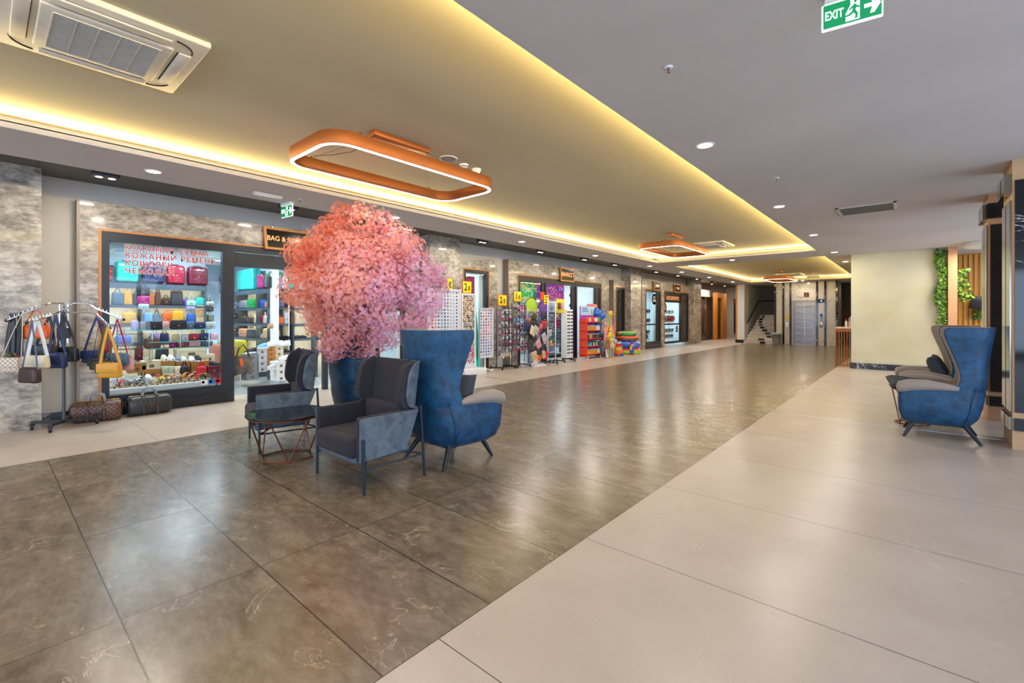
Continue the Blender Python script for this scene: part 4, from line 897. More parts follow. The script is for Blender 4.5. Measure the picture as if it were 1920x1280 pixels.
hang([(433,448,567,583,'slate','slate bag hung beside the door frame'),(434,446,585,598,'black','black bag hung below the slate bag'),(433,448,613,622,'charcoal','charcoal pouch hung lowest beside the door frame'),(504,513,607,616,'beige','small beige bag hung on the white column'),(538,548,548,560,'charcoal','charcoal bag hung before the shoe shelf')],-9.6,'',0)
for k,(px,py,c,z) in enumerate([(525,636,'black',.9),(533,636,'black',.9),(540,636,'black',.9),(556,636,'charcoal',.9),(563,636,'black',.9),(571,636,'black',.9),(517,666,'navy',.6),(524,666,'navy',.6),(531,666,'black',.6),(539,666,'black',.6),(562,660,'silver',.6)]):
    p=onx(px,py,-10.38); shoe('loafer',c,'black',uniq(f'{c} leather shoe, {ORD[k%6]} on the {"upper" if z>.7 else "lower"} shoe shelf through the doorway'),(-10.42,p.y,z),0,1.0)
# stacks of boxes on the shop floor
for (a,b_,ys,x,c) in ((463,484,[(664,675),(675,687),(687,698),(698,712)],-9.9,'grey'),(484,500,[(653,664),(664,675),(675,686),(686,697)],-9.9,'silver'),(501,516,[(650,659),(659,668),(668,678),(678,687),(687,694)],-9.95,'tan'),(517,531,[(648,657),(657,668),(668,680)],-10.05,'cream'),(519,536,[(678,690),(690,702),(702,714)],-9.3,'white'),(537,548,[(684,695),(695,706),(706,716)],-9.3,'white')):
    ls=[uniq(f'{c} shoe box, {ORD[k]} from the top of the stack at the {"doorway" if x<-9.8 else "dark armchair"}{", wide stack" if a in(463,519) else ""}') for k in range(len(ys))]
    for (y0,y1),l in zip(ys,ls):
        p,w,h=on(a,b_,y0,y1,x,.3); shoebox(w,h*1.02,.3,c,l,(x-.15,p[1],max(0,p[2])))
for a,y,x,c,l in((493,653,-9.95,'sky','sky blue sneaker on the silver boxes'),(507,649,-10.0,'white','white sneaker on the tan boxes'),(520,648,-10.1,'white','white sneaker second along the box tops'),(534,648,-10.1,'white','white sneaker third along the box tops'),(533,676,-9.4,'white','white running shoe on the white boxes near the armchair'),(512,692,-9.35,'silver','pale blue running shoe displayed low before the boxes'),(543,679,-9.4,'charcoal','charcoal running shoe on the white boxes near the armchair'),(470,662,-9.95,'black','black shoe on the grey boxes'),(437,683,-9.3,'red','red shoe inside the doorway')):
    shoe('sneaker',c,'white',uniq(l),onx(a,y,x),R(-70),1.1)
# yellow tufted sofa and orange armchair
t=thing('tufted_sofa','yellow tufted sofa at the back of the shoe shop','sofa',(-11.75,3.45,0),R(0)); YV=mat('yellow_velvet','B8AA18',.7,sheen=.4)
MB().rbox((0,.3,.62),(1.5,.18,.5),.06,seg=3).build('backrest',YV,t); MB().rbox((0,0,.36),(1.5,.6,.2),.06,seg=3).build('seat',YV,t)
for k in range(9):
    for j in range(2): MB().ball((-.65+k*.16+(j*.08),.205,.55+j*.16),.013,8).build('button',mat('yellow_button','6A6010',.7),t)
for x in(-.7,.7):
    for y in(-.25,.25): MB().cyl((x,y,0),(x,y,.27),.02).build('leg',M['white'],t)
t=thing('rust_armchair','rust orange velvet bench with a curved arm in the shoe shop','armchair',(-10.25,2.85,0),R(0)); RV=mat('rust_velvet','A84A18',.7,sheen=.4)
MB().rbox((0,.25,.6),(1.1,.14,.46),.05,seg=3).build('backrest',RV,t); MB().rbox((0,0,.3),(1.1,.55,.22),.05,seg=3).build('seat',RV,t); MB().tube([(-.6,.25,.84),(-.62,.1,.78),(-.68,-.1,.6),(-.72,-.25,.5)],.06,10).build('curved_arm',RV,t)
for x in(-.55,.55): MB().cyl((x,0,0),(x,0,.2),.02).build('leg',M['black'],t)
# grey hobo bag hanging by the door frame
t=thing('hobo_bag','large grey-brown hobo bag with orange tag hanging in the doorway','handbag',(-8.62,2.92,.42))
MB().grid(lambda u,v:((.07+.03*math.sin(PI*v))*math.cos(2*PI*u)*(1-.75*v**2),.19*math.sin(2*PI*u)*(1-.35*v**2)*(1-.25*(1-v)**3),.30*v-.03*math.sin(PI*u*2)**2*(1-v)),28,12).lathe([(0,0),(.15,-.005)],20,(0,0,.0),sc=(.45,1)).build('bag_body',mat('hobo_leather','55504A',.45,fn=f_suede('443F39','6A645C')),t)
for s in(-1,1): MB().tube([(s*.02,-.1,.27),(s*.02,-.07,.4),(s*.01,0,.5),(s*.02,.07,.4),(s*.02,.1,.27)],.007,6).build('handle',leather(C('chocolate')),t)
MB().rbox((.085,-.02,.2),(.004,.045,.13),.002,mtx=Matrix.Rotation(.15,4,'X')).build('tag_card',mat('orange_card','F05A18',.5),t)
# sign
def tsign(name,txt,y0,y1,z0,z1,x,label,sz,skew=.03):
    t=thing(name,label,'sign',(x,(y0+y1)/2,z0)); w=(y1-y0)/2; h=z1-z0
    MB().prism([(-w,h),(w,h),(w-skew,0),(-w+skew,0)],-.02,.02,'x').build('sign_frame',M['wood'],t)
    MB().prism([(-w+.045,h-.04),(w-.045,h-.04),(w-.04-skew,.04),(-w+.04+skew,.04)],.018,.024,'x').build('sign_face',mat('sign_black','14120F',.15),t)
    if txt: text(txt,sz,mat('orange_letters','F0A060',.4,emit=.6),t,(.025,0,h/2),FX,offset=.002,sx=.95)
    else:
        for k,q in enumerate((.6,.45)): MB().box(.024,.026,-w*q,w*q,h*(.56-.16*k),h*(.64-.16*k)).build('stroke_lettering',mat('orange_letters','F0A060',.4,emit=.6),t)  # plain orange strokes in place of unreadable words
    for s in(-1,1): MB().cyl((0,s*w*.6,h),(0,s*w*.6,h+.05),.008).ball((0,s*w*.6,h+.05),.018,8).build('standoff',M['chrome'],t)
tsign('shop_sign','BAG & SHOES',3.15,3.92,2.55,2.93,-8.36,'wood-framed black sign reading BAG & SHOES above the doorway',.115)
tsign('shop_sign','MARKET',11.95,12.75,2.5,2.93,-8.36,'wood-framed black sign reading MARKET above the market door',.2)
# ================= market front =================
w2=shopframe('window_2',7.87,8.75,0,2.57,-8.42,[],.08,.07); glass_pane(w2,7.95,8.67,.09,2.48,-8.47)
tag(MB().box(-8.62,-8.6,8.0,8.42,1.85,2.42).build('poster',mat('magenta_print','A8145A',.5)),uniq('magenta poster inside the narrow window by the stone pillar'),'poster')
d2=shopframe('door_2',9.96,14.59,0,2.55,-8.42,[11.28,12.98],.16,.1)
MB().box(-8.5,-8.44,11.1,11.24,0,2.4).build('door_stile',M['frame'],d2); MB().box(-8.5,-8.44,12.72,12.94,.02,2.38).build('sliding_leaf',M['frame'],d2); MB().box(-8.5,-8.44,14.2,14.5,.1,2.4).build('door_stile',M['frame'],d2)
glass_pane(d2,10.06,11.1,.1,2.4,-8.47); glass_pane(d2,13.03,14.2,.1,2.4,-8.47)
w3=shopframe('window_3',15.69,16.39,0,2.47,-8.42,[],.06,.05); MB().box(-8.5,-8.48,15.74,16.34,.06,2.4).build('pane',mat('dark_glass','2A2A28',.08),w3)
struct(MB().box(-12.5,-8.9,7.55,7.6,0,2.9).box(-12.5,-8.9,9.3,9.35,0,2.9).box(-12.6,-12.5,7.6,17,0,2.9).box(-12.5,-8.9,15.2,15.25,0,2.9).build('wall_market',mat('bright_wall','DCE6E8',.6)))
struct(MB().box(-12.6,-8.9,7.55,17,2.8,2.85).build('ceiling_market',M['white']))
for x,y in((-9.8,10.4),(-9.8,12.2),(-9.8,14),(-9.8,8.3)): area('market_light',(x,y,2.78),(0,0,0),.5,.5,42,(.85,.95,1))
def f_print(a,b_,c,k=9):
    def fn(n):
        v=n.new('ShaderNodeTexVoronoi',i_Scale=k); n.l(n.pos(),v.inputs['Vector']); m=n.math('LESS_THAN',v.outputs['Distance'],.33)
        w=n.noise(n.pos((1,1,3)),2,2); n.col(n.mix(m,n.mix(n.math('GREATER_THAN',w,.52),a,c),b_))
    return fn
tag(MB().box(-8.66,-8.64,10.02,11.08,1.86,2.42).build('poster',mat('green_print',rough=.5,fn=f_print('38C860','C8F0F0','F0E890'))),uniq('green and white floral banner at the top of the market window'),'banner')
tag(MB().box(-9.3,-9.28,11.2,13.5,1.92,2.5).build('poster',mat('purple_print',rough=.5,fn=f_print('8A38C0','E8D8F8','E048A0'))),uniq('purple party banner above the market entrance'),'banner')
tag(MB().box(-8.415,-8.41,11.0,11.2,1.72,2.12).build('notice',mat('orange_notice','F0500A',.5)),uniq('orange notice sheet on the market door frame'),'notice')
t=thing('wall_shelving','white lit market shelves with boxed souvenirs beyond the entrance','shelving',(0,0,0))
MB().box(-11.05,-11,10,15,0,2.4).build('back_panel',M['white'],t)
for z in(.4,.8,1.2,1.6,1.95): MB().box(-11,-10.7,10,15,z-.02,z).build('shelf',M['white'],t)
r2=random.Random(9); cols=['white','sky','teal','silver','navy','cream','slate','red','pink','mint']
for z,zn in((.4,'lowest'),(.8,'second'),(1.2,'third'),(1.6,'fourth'),(1.95,'top')):
    ys=[11.2+.3*k for k in range(9)]; cc=[r2.choice(cols) for _ in ys]
    ls=rowlabels([f'{c} gift box' for c in cc],f'on the {zn} market shelf')
    for y,c,l in zip(ys,cc,ls):
        w,h=r2.uniform(.14,.22),r2.uniform(.1,.22); tag(MB().rbox((0,0,h/2),(.12,w,h),.01).build('gift_box',leather(C(c))),l,'box',f'gift boxes on the {zn} shelf').location=(-10.83,y,z)
# air mattresses
def lilo(loc,w,h,rot,c1,stripes,label,tilt=0):
    t=thing('air_mattress',label,'air mattress',loc,rot,'inflatable air mattresses'); n=5; m=mat('vinyl',C(c1),.18,coat=.6)
    MB().rbox((0,0,h/2),(.10,w,h),.05,seg=4).build('frame_tube',m,t)
    for k in range(n):
        y=-w*.36+k*w*.18; MB().tube([(.05,y,.08),(.055,y,h*.5),(.05,y,h-.08)],[.03,.04,.03],8).build('stripe',mat('vinyl',C(stripes[k%len(stripes)]),.18,coat=.6),t)
    MB().rbox((.05,0,h-.14),(.09,w*.84,.2),.04,seg=4).build('pillow',mat('vinyl',C(stripes[0]),.18,coat=.6),t)
    t.rotation_euler=(0,tilt,rot)
lilo((-8.36,8.1,.02),.55,1.78,0,'teal',['turquoise'],uniq('teal air mattress with dots leaning by the narrow window'),-.1)
t=bpy.data.objects[[o.name for o in COL.objects if o.name.startswith('air_mattress')][-1]]
for k in range(7): MB().lathe([(0,0),(.05,.002)],14,mtx=Matrix.Translation((.052,-.235,.25+k*.2))@Matrix.Rotation(PI/2,4,'Y')).build('dot',mat('dot_'+str(k%2),('D0601A','B01878')[k%2],.4),t,fix=False)
lilo((-8.35,13.95,.02),.6,1.8,0,'pink',['orange','slate','yellow','lavender','magenta'],uniq('pink striped air mattress behind the sunscreen rack'),-.04)
lilo((-8.38,15.3,.02),.6,1.62,0,'magenta',['yellow','sky','lime','pink','orange'],uniq('magenta air mattress with striped pillow against the wall'),-.1)
# ---- magnet boards
def magshape(k):
    b=MB(); 
    if k%3==0: b.lathe([(.017,0),(.017,.004),(.012,.006),(0,.006)],10)
    elif k%3==1: b.rbox((0,0,.003),(.03,.024,.006),.003)
    else: b.prism([(.016*(1 if i%2 else .6)*math.cos(i*PI/5),.016*(1 if i%2 else .6)*math.sin(i*PI/5)) for i in range(10)],0,.005,'z')
    return b
_mg={}
def magnet(kind,c,loc,label,group,rz=0):
    key=(kind%3,c)
    if key not in _mg:
        o=magshape(kind).build('souvenir_magnet',mat('magnet_'+c,C(c),.3)); _mg[key]=o.data; bpy.data.objects.remove(o)
    o=bpy.data.objects.new('souvenir_magnet',_mg[key]); COL.objects.link(o); o.location=loc; o.rotation_euler=(0,PI/2,rz); o.scale=(1.45,)*3
    tag(o,label,'magnet',group)
def board(label,x,y0,y1,z0,z1,m=None,rz=0,fr=.03):
    t=thing('display_board',label,'display board',(x,(y0+y1)/2,0),rz); w=(y1-y0)/2; z0=min(z0,.165) if fr>.01 else z0
    MB().box(-.03,0,-w,w,z0,z1).build('board_panel',m or plain('DADCE4',.5,name='board_white'),t)
    b=MB().box(-.035,.03,-w-fr,-w,z0,z1+fr); b.box(-.035,.03,w,w+fr,z0,z1+fr); b.box(-.035,.03,-w,w,z1,z1+fr); b.build('board_frame',M['white'],t)
    return t
b1=board('tall white magnet board under the 1 euro sign, beside the tree',-8.0,6.45,7.33,.22,1.98)
b2=board('tall narrow magnet board under the 2 euro sign',-8.0,7.42,7.82,.22,1.9)
t=thing('board_plinth','white plinth under the two tall magnet boards','plinth',(-7.95,7.2,0)); MB().rbox((0,0,.08),(.5,1.5,.16),.01).build('plinth_body',M['white'],t); MB().box(.251,.255,-.005,.005,.01,.15).build('joint',M['greymetal'],t)
colc=['red','orange','navy','teal','navy','slate','silver','silver','navy','purple']
for r in range(22):
    for q in range(9):
        z=1.93-r*.078; y=6.53+q*.09
        c=colc[q] if r<13 else r2.choice(['yellow','red','cream','silver','olive','orange','sky','white','lime'])
        if q==3 and r%2: c='sky'
        magnet(q+ (r if r>12 else 0),c,(-7.998,y,z),uniq(f'{c} souvenir magnet on the wide 1 euro board, {ORD[r] if r<20 else ("lowest but one" if r==20 else "lowest")} row down, {ORD[q]} across'),'souvenir magnets on the wide board')
b3=board('white sheet of magnets on a white post stand',-8.2,8.2,8.68,.33,1.6,fr=.004)
MB().box(-.07,-.03,-.02,.02,.03,1.5).box(-.25,.2,-.06,.06,.02,.05).build('post_and_foot',M['white'],b3)
for r in range(16):
    for q in range(5):
        c=r2.choice(['red','blue','navy','grey','slate','rose','silver']) if r!=11 else 'blue'
        magnet(r2.randrange(3),c,(-8.198,8.26+q*.09,1.54-r*.075),uniq(f'{c} magnet on the white sheet stand, {ORD[r]} row down, {ORD[q]} across'),'souvenir magnets on the white sheet')
mb=MB(); mats=[mat('magnet_'+c,C(c),.3) for c in('olive','mustard','cream','silver','brown','red')]
for r in range(36):
    for q in range(9):
        z=1.86-r*.045; y=7.45+q*.042; k=r2.randrange(5) if r<28 else r2.choice([3,5,2]); mb.cbox((-7.994,y+r2.uniform(-.006,.006),z),(.01,.03,.034),k)
tag(mb.build('small_magnets',mats),'dense golden magnets covering the narrow 2 euro board','magnets',kind='stuff')
# ---- price signs
def price(txt,small,loc,rz,label,edge,w=.3,h=.3):
    t=thing('price_sign',label,'price sign',loc,rz,'yellow euro price signs')
    MB().rbox((0,0,h/2),(.012,w,h),.005).build('placard',mat('placard_'+edge,C(edge),.4),t); MB().rbox((.004,0,h/2),(.008,w-.03,h-.03),.003).build('yellow_face',mat('price_yellow','F6D400',.4),t)
    text(txt,h*.8,M['black'],t,(.009,-w*.16,h/2),FX,offset=.006,sx=.8); text('€',h*.45*(1.3 if small else 1),M['black'],t,(.009,w*.2,h*.42),FX,offset=.006,sx=.8)
    MB().cyl((-.005,0,-.12),(-.005,0,.02),.006).build('stick',M['black'],t)
price('1',1,(-8.0,6.98,1.98),0,'yellow 1 euro sign with dark edge on the wide magnet board','navy')
price('2',0,(-8.0,7.58,1.93),0,'yellow 2 euro sign with red edge on the narrow magnet board','red')
price('2',0,(-8.15,9.0,1.66),0,'yellow 2 euro sign with red edge above the keyring rack','red',.36,.3)
price('1',0,(-8.15,9.62,1.78),0,'yellow 1 euro sign with dark edge above the second keyring rack','navy',.34,.3)
t=thing('price_placard','small yellow placard with lines of print on the wallet rack pole','price sign',(-8.0,10.75,1.75)); MB().rbox((0,0,.12),(.01,.24,.26),.004).build('placard',mat('price_yellow','F6D400',.4),t)
for k in range(3): MB().box(.0055,.0065,-.09,.09,.03+k*.08,.055+k*.08).build('print_line',M['black'],t)
# ---- wire racks
def wirerack(label,y0,y1,x,z0,z1,m,feet=True):
    t=thing('wire_rack',label,'display rack',(x,(y0+y1)/2,0)); w=(y1-y0)/2
    b=MB()
    for s in(-1,1): b.cyl((0,s*w,.06),(0,s*w,z1),.01,n=6)
    b.build('upright',m,t)
    g=MB(); n=int((z1-z0)/.09)
    for k in range(n+1): g.cyl((0,-w,z0+k*(z1-z0)/n),(0,w,z0+k*(z1-z0)/n),.0035,n=4)
    for k in range(9): g.cyl((0,-w+k*w/4,z0),(0,-w+k*w/4,z1),.0025,n=4)
    g.build('grid',m,t)
    if feet:
        for s in(-1,1): MB().box(-.22,.22,s*w-.015,s*w+.015,.045,.07).build('foot',m,t); 
        for s in(-1,1):
            for q in(-.2,.2): MB().cyl((q,s*w-.012,.022),(q,s*w+.012,.022),.022).build('caster',M['black'],t)
    return t
wirerack('black wire rack of keyrings under the red-edged 2 euro sign',8.78,9.28,-8.15,.35,1.62,M['black'])
wirerack('black wire rack of keyrings under the dark-edged 1 euro sign',9.38,9.92,-8.15,.45,1.75,M['black'])
wr=wirerack('white wire rack of hair accessories beside the wallet rack',10.0,10.5,-8.12,.85,1.58,M['white'],False)
MB().box(-.02,.02,-.26,-.23,.03,1.6).box(-.02,.02,.23,.26,.03,1.6).box(-.02,.02,-.26,.26,.03,.06).box(-.02,.3,-.26,.26,0,.03).build('base_frame',M['white'],wr); MB().box(-.06,-.04,-.16,.05,.06,.85).build('blue_panel',mat('blue_panel','0A60C8',.5),wr)
def pk(c,w,h,k):
    b=MB()
    b.box(-.004,.004,-w/2,w/2,-h*.35,0,1)
    if k%3==0: b.lathe([(0,0),(w*.35,0),(w*.35,.012),(0,.014)],10,mtx=Matrix.Translation((.004,0,-h*.6))@Matrix.Rotation(PI/2,4,'Y'))
    elif k%3==1: b.rbox((.008,0,-h*.6),(.016,w*.55,h*.5),.006)
    else: b.ball((.01,0,-h*.6),(.014,w*.3,h*.28),8)
    return b
_pk={}
def packet(name,c,loc,w,h,k,label,group):
    key=(name,c,k%3,w,h)
    if key not in _pk:
        o=pk(c,w,h,k).build(name,[mat('pk_'+c,C(c),.25),mat('clear_pack_%d'%(k%3),('B8BCC4','70757E','8C5A78')[k%3],.15)]); _pk[key]=o.data; bpy.data.objects.remove(o)
    o=bpy.data.objects.new(name,_pk[key]); COL.objects.link(o); o.location=loc; tag(o,label,'keyring' if 'key' in name else 'accessory',group)
def fill(rk,y0,y1,zs,n,x,pal,w,h,name='keyring_packet'):
    w*=1.15; h*=1.12
    for r,z in enumerate(zs):
        for q in range(n):
            c=pal[r] if isinstance(pal[0],str) and len(pal)==len(zs) and r2.random()<.6 else r2.choice(['grey','silver','black','magenta','cream','charcoal','red','silver','slate'])
            y=y0+(q+.5)*(y1-y0)/n
            packet(name,c,(x+.05+.04*(q%2),y,z),w,h,r2.randrange(3),uniq(f'{c} {name.replace("_"," ")} on the {rk}, {ORD[r]} row down, {ORD[q]} across'),f'packets on the {rk}')
fill('first black wire rack',8.8,9.26,[1.58-k*.165 for k in range(8)],6,-8.15,['silver','grey','silver','cream','silver','charcoal','grey','cream'],.07,.15)
fill('second black wire rack',9.4,9.9,[1.7-k*.16 for k in range(8)],6,-8.15,['magenta','grey','sky','navy','silver','grey','magenta','red'],.07,.14)
fill('white wire rack',10.02,10.48,[1.52-k*.16 for k in range(5)],5,-8.12,['silver','sky','magenta','silver','white'],.08,.14,'hair_clip_card')
for k,(y,c) in enumerate([(8.84+.07*q,'cream') for q in range(6)]): packet('keyring_packet',c,(-8.05,y,.5),.06,.2,1,uniq(f'cream boxed keyring at the foot of the first black wire rack, {ORD[k]} across'),'boxed keyrings')
for y,c,z0,z1,l in((10.08,'white',.62,.85,'white tube of clips'),(10.16,'white',.62,.85,'second white tube of clips'),(10.27,'orange',.68,.85,'orange hair tie card'),(10.35,'teal',.68,.85,'teal hair tie card'),(10.44,'pink',.66,.85,'pink hair tie card')): tag(MB().rbox((0,0,(z1-z0)/2),(.03,.06,z1-z0),.008).build('hair_tie_card',mat('pk_'+c,C(c),.3)),uniq(l+' at the bottom of the white wire rack'),'accessory').location=(-8.06,y,z0)
# ---- wallet rack and purse rack (turning poles with arms)
def pole(label,x,y,h):
    t=thing('rotating_rack',label,'display rack',(x,y,0)); MB().cyl((0,0,.06),(0,0,h),.016).build('pole',M['chrome'],t)
    MB().cyl((0,0,.05),(0,0,.09),.05).build('hub',M['black'],t)
    for k in range(4):
        a=k*PI/2+.4; MB().box(0,.3,-.018,.018,.05,.075,0,Matrix.Rotation(a,4,'Z')).build('leg',M['black'],t); p=(.28*math.cos(a),.28*math.sin(a)); MB().cyl((p[0],p[1]-.012,.025),(p[0],p[1]+.012,.025),.025).build('caster',M['black'],t)
    for z in(.55,.95,1.3,1.55): MB().torus((0,0,z),.16,.005,20,5).build('hanging_ring',M['chrome'],t)
    return t
pole('chrome rotating rack of wallets with a yellow placard',-7.98,10.78,1.9); pole('chrome rotating rack of purses before the market window',-8.08,11.3,1.75)
def wallet(c,loc,rx,rz,w,h,label,cat='wallet'):
    t=thing(cat,label,cat,loc,0,'wallets and purses on the rotating racks'); t.rotation_euler=(rx,0,rz); m=leather(C(c))
    MB().rbox((0,0,-h/2),(.03,w,h),.01,seg=2).build('wallet_body',m,t); MB().rbox((.014,0,-h*.3),(.01,w*.98,h*.55),.004).build('flap',m,t); MB().rbox((.021,0,-h*.5),(.005,.02,.02),.002).build('snap',M['brass'],t)
    MB().tube([(0,-w*.3,0),(0,0,.07),(0,w*.3,0)],.003,5).build('strap',M['black'],t)
wl_=[(990,600,'copper',.12,.14,.2),(998,594,'brown',.12,.16,.4),(1005,592,'olive',.12,.17,-.5),(1012,598,'slate',.1,.12,-.5),(1019,606,'red',.16,.2,0),(1015,610,'rose',.06,.12,-.3),(1001,618,'cream',.22,.22,-.45),(1007,617,'sage',.18,.2,-.5),(1013,617,'magenta',.16,.2,-.6),(995,619,'brown',.16,.2,-.4),(997,644,'charcoal',.2,.2,-.5),(1007,643,'rose',.16,.2,.5),(1013,645,'brown',.1,.16,-.4),(990,645,'crimson',.12,.18,.3),(1004,668,'cream',.22,.22,-.25),(1000,664,'beige',.16,.2,.2),(995,668,'grey',.14,.2,.1),(1017,662,'beige',.1,.2,.3),(1024,664,'red',.12,.2,-.2),(1010,666,'orange',.16,.18,.3),(1002,632,'black',.2,.2,0),(993,632,'black',.16,.24,.1),(1009,655,'black',.2,.2,0),(1000,655,'charcoal',.2,.2,.1),(987,608,'navy',.14,.22,0),(1001,606,'black',.2,.2,0)]
ls=rowlabels([f'{c} wallet' for _,_,c,*_ in wl_],'on the rotating wallet rack')
for (px,py,c,w,h,rx),l in zip(wl_,ls): p=onx(px,py-h*25,-7.86+r2.uniform(-.1,.04)); wallet(c,p,rx,r2.uniform(-.3,.3),w*1.25,h*1.15,l)
wl_=[(1020,588,'charcoal',.16,.16,0),(1018,630,'silver',.18,.24,.4),(1026,634,'rose',.16,.2,-.4),(1021,642,'cream',.14,.22,.2),(1026,606,'grey',.14,.16,0),(1031,622,'silver',.12,.2,.1),(1028,620,'charcoal',.16,.16,0),(1018,650,'black',.2,.24,0),(1032,642,'mustard',.12,.16,.3),(1030,652,'slate',.14,.18,0),(1029,656,'magenta',.1,.18,-.2),(1022,616,'black',.16,.2,0)]
ls=rowlabels([f'{c} purse' for _,_,c,*_ in wl_],'on the rotating purse rack')
for (px,py,c,w,h,rx),l in zip(wl_,ls): p=onx(px,py-h*22,-7.98+r2.uniform(-.08,.03)); wallet(c,p,rx,r2.uniform(-.3,.3),w,h,l,'purse')
t=thing('yellow_placard','yellow board with brown purses hung on it above the purse rack','display board',(-8.08,11.55,1.5)); MB().rbox((0,0,.2),(.015,.42,.42),.02).build('placard',mat('price_yellow','F6D400',.4),t)
for y,c in((-.08,'brown'),(.08,'rose')): MB().rbox((.02,y,.2),(.03,.13,.2),.01).build('purse_card',leather(C(c)),t)
# sunglasses tower and display
def glasses():
    b=MB()
    for s in(-1,1): b.ball((0,s*.034,0),(.006,.028,.022),10)
    b.tube([(0,-.01,.008),(.004,0,.012),(0,.01,.008)],.003,5)
    for s in(-1,1): b.tube([(0,s*.062,.008),(-.05,s*.066,.008),(-.12,s*.06,-.006)],.0028,5)
    return b
_gs={}
def sung(c,loc,label,group,sc=1.3):
    if c not in _gs:
        o=glasses().build('sunglasses',mat('lens_'+c,C(c),.12)); _gs[c]=o.data; bpy.data.objects.remove(o)
    o=bpy.data.objects.new('sunglasses',_gs[c]); COL.objects.link(o); o.location=loc; o.scale=(sc,)*3; tag(o,label,'sunglasses',group)
t=thing('sunglasses_tower','white sunglasses tower on black castors at the market door','display rack',(-8.1,11.95,0))
MB().rbox((0,0,.85),(.22,.34,1.5),.01).build('tower_body',M['white'],t); MB().box(-.2,.3,-.02,.02,.05,.08).box(-.02,.02,-.25,.25,.05,.08).build('foot',M['black'],t)
for p in((.28,0),(0,-.24),(0,.24)): MB().cyl((p[0],p[1]-.012,.025),(p[0],p[1]+.012,.025),.025).build('caster',M['black'],t)
for r in range(13):
    for q in range(2): sung('black' if (r+q)%3 else 'navy',(-7.985,11.87+q*.19,1.52-r*.105),uniq(f'{"black" if (r+q)%3 else "navy"} sunglasses on the white tower, {ORD[r]} down, {"first" if q==0 else "second"} column'),'sunglasses on the tower',1.25)
t=thing('sunglasses_display','sunglasses display panel just inside the market door','display rack',(-9.4,12.9,0)); MB().box(-.05,0,-.55,.55,.3,1.55).build('panel',plain('9AA8B0',.3,name='panel_grey'),t); MB().box(-.06,.02,.55,.6,.1,2.4).build('post',M['greymetal'],t); MB().box(-.3,.3,-.5,.5,.02,.08).build('base',M['black'],t)
for r in range(12):
    for q in range(5):
        c=r2.choice(['black','slate','charcoal','brown','silver','teal']); sung(c,(-9.36,12.45+q*.21,1.5-r*.1),uniq(f'{c} sunglasses on the inner panel, {ORD[r]} row down, {ORD[q]} across'),'sunglasses on the inner panel',1.4)
# hanging plush dolls and evil-eye charms (plain generic)
t=thing('cloth_doll','dark red cloth doll with yellow hair hanging in the market doorway','toy',(-8.9,12.55,1.25)); CR=leather(C('crimson'))
MB().rbox((0,0,0),(.07,.12,.17),.03,seg=3).build('torso',CR,t); MB().ball((0,0,.13),(.045,.045,.05)).build('head',leather(C('peach')),t); MB().ball((0,0,.165),(.045,.05,.03)).build('hair',leather(C('yellow')),t)
for s in(-1,1): MB().tube([(0,s*.06,.06),(0,s*.12,.02),(0,s*.15,-.05)],.02).build('arm',CR,t); MB().tube([(0,s*.03,-.07),(0,s*.05,-.2)],.025).ball((.01,s*.05,-.22),(.03,.025,.02)).build('leg',CR,t)
t=thing('plush_toy','magenta long-legged plush hanging beside the red doll','toy',(-8.85,12.95,1.2)); MG=leather(C('magenta'))
MB().tube([(0,-.08,.1),(0,0,.05),(0,.06,-.02)],[.04,.07,.05]).build('body',MG,t)
for y in(-.02,.06): MB().tube([(0,y,0),(0,y-.01,-.25)],.03).build('leg',MG,t); MB().ball((0,y-.01,-.27),(.04,.045,.025)).build('foot',leather(C('yellow')),t)
for z,l in((2.1,'upper'),(1.75,'lower')):
    t=thing('eye_charm',f'blue glass eye charm hanging in the market doorway, {l} of the two','charm',(-8.75,13.1,z),0,'blue glass eye charms'); MB().lathe([(0,-.01),(.06,-.006),(.06,.006),(0,.01)],16,mtx=Matrix.Rotation(PI/2,4,'Y')).build('disc',mat('eye_blue','1838B0',.1),t); MB().lathe([(0,.011),(.03,.011)],12,mtx=Matrix.Rotation(PI/2,4,'Y')).build('pupil',M['white'],t,fix=False); MB().cyl((0,0,.06),(0,0,.2),.003).build('cord',M['black'],t)
# green and purple round fabric fans, blue cloth
for y,z,c,r_,l in((10.42,1.62,'lime',.3,'lime green round pop-up sunshade in the market window'),(11.0,1.6,'purple',.27,'purple round pop-up sunshade in the market window')):
    t=thing('folding_sunshade',l,'sunshade',(-8.3,y,z)); MB().lathe([(0,.05),(r_*.5,.04),(r_*.9,.012),(r_,0)],28,mtx=Matrix.Rotation(PI/2,4,'Y')).build('fabric_disc',leather(C(c)),t); MB().torus((0,0,0),r_,.008,28,6,axis='x').build('hoop',M['black'],t)
t=thing('beach_towel','blue and pink beach towel hung under the green sunshade','towel',(-8.28,10.45,1.0)); MB().grid(lambda u,v:(.02*math.sin(u*9)*v,-.35+.7*u,.45*(1-v)+.06*math.sin(u*PI)),16,8).build('cloth',mat('towel_blue','1A78D0',.9),t,fix=False); MB().cyl((0,-.37,.46),(0,.37,.46),.008).build('rail',M['chrome'],t)
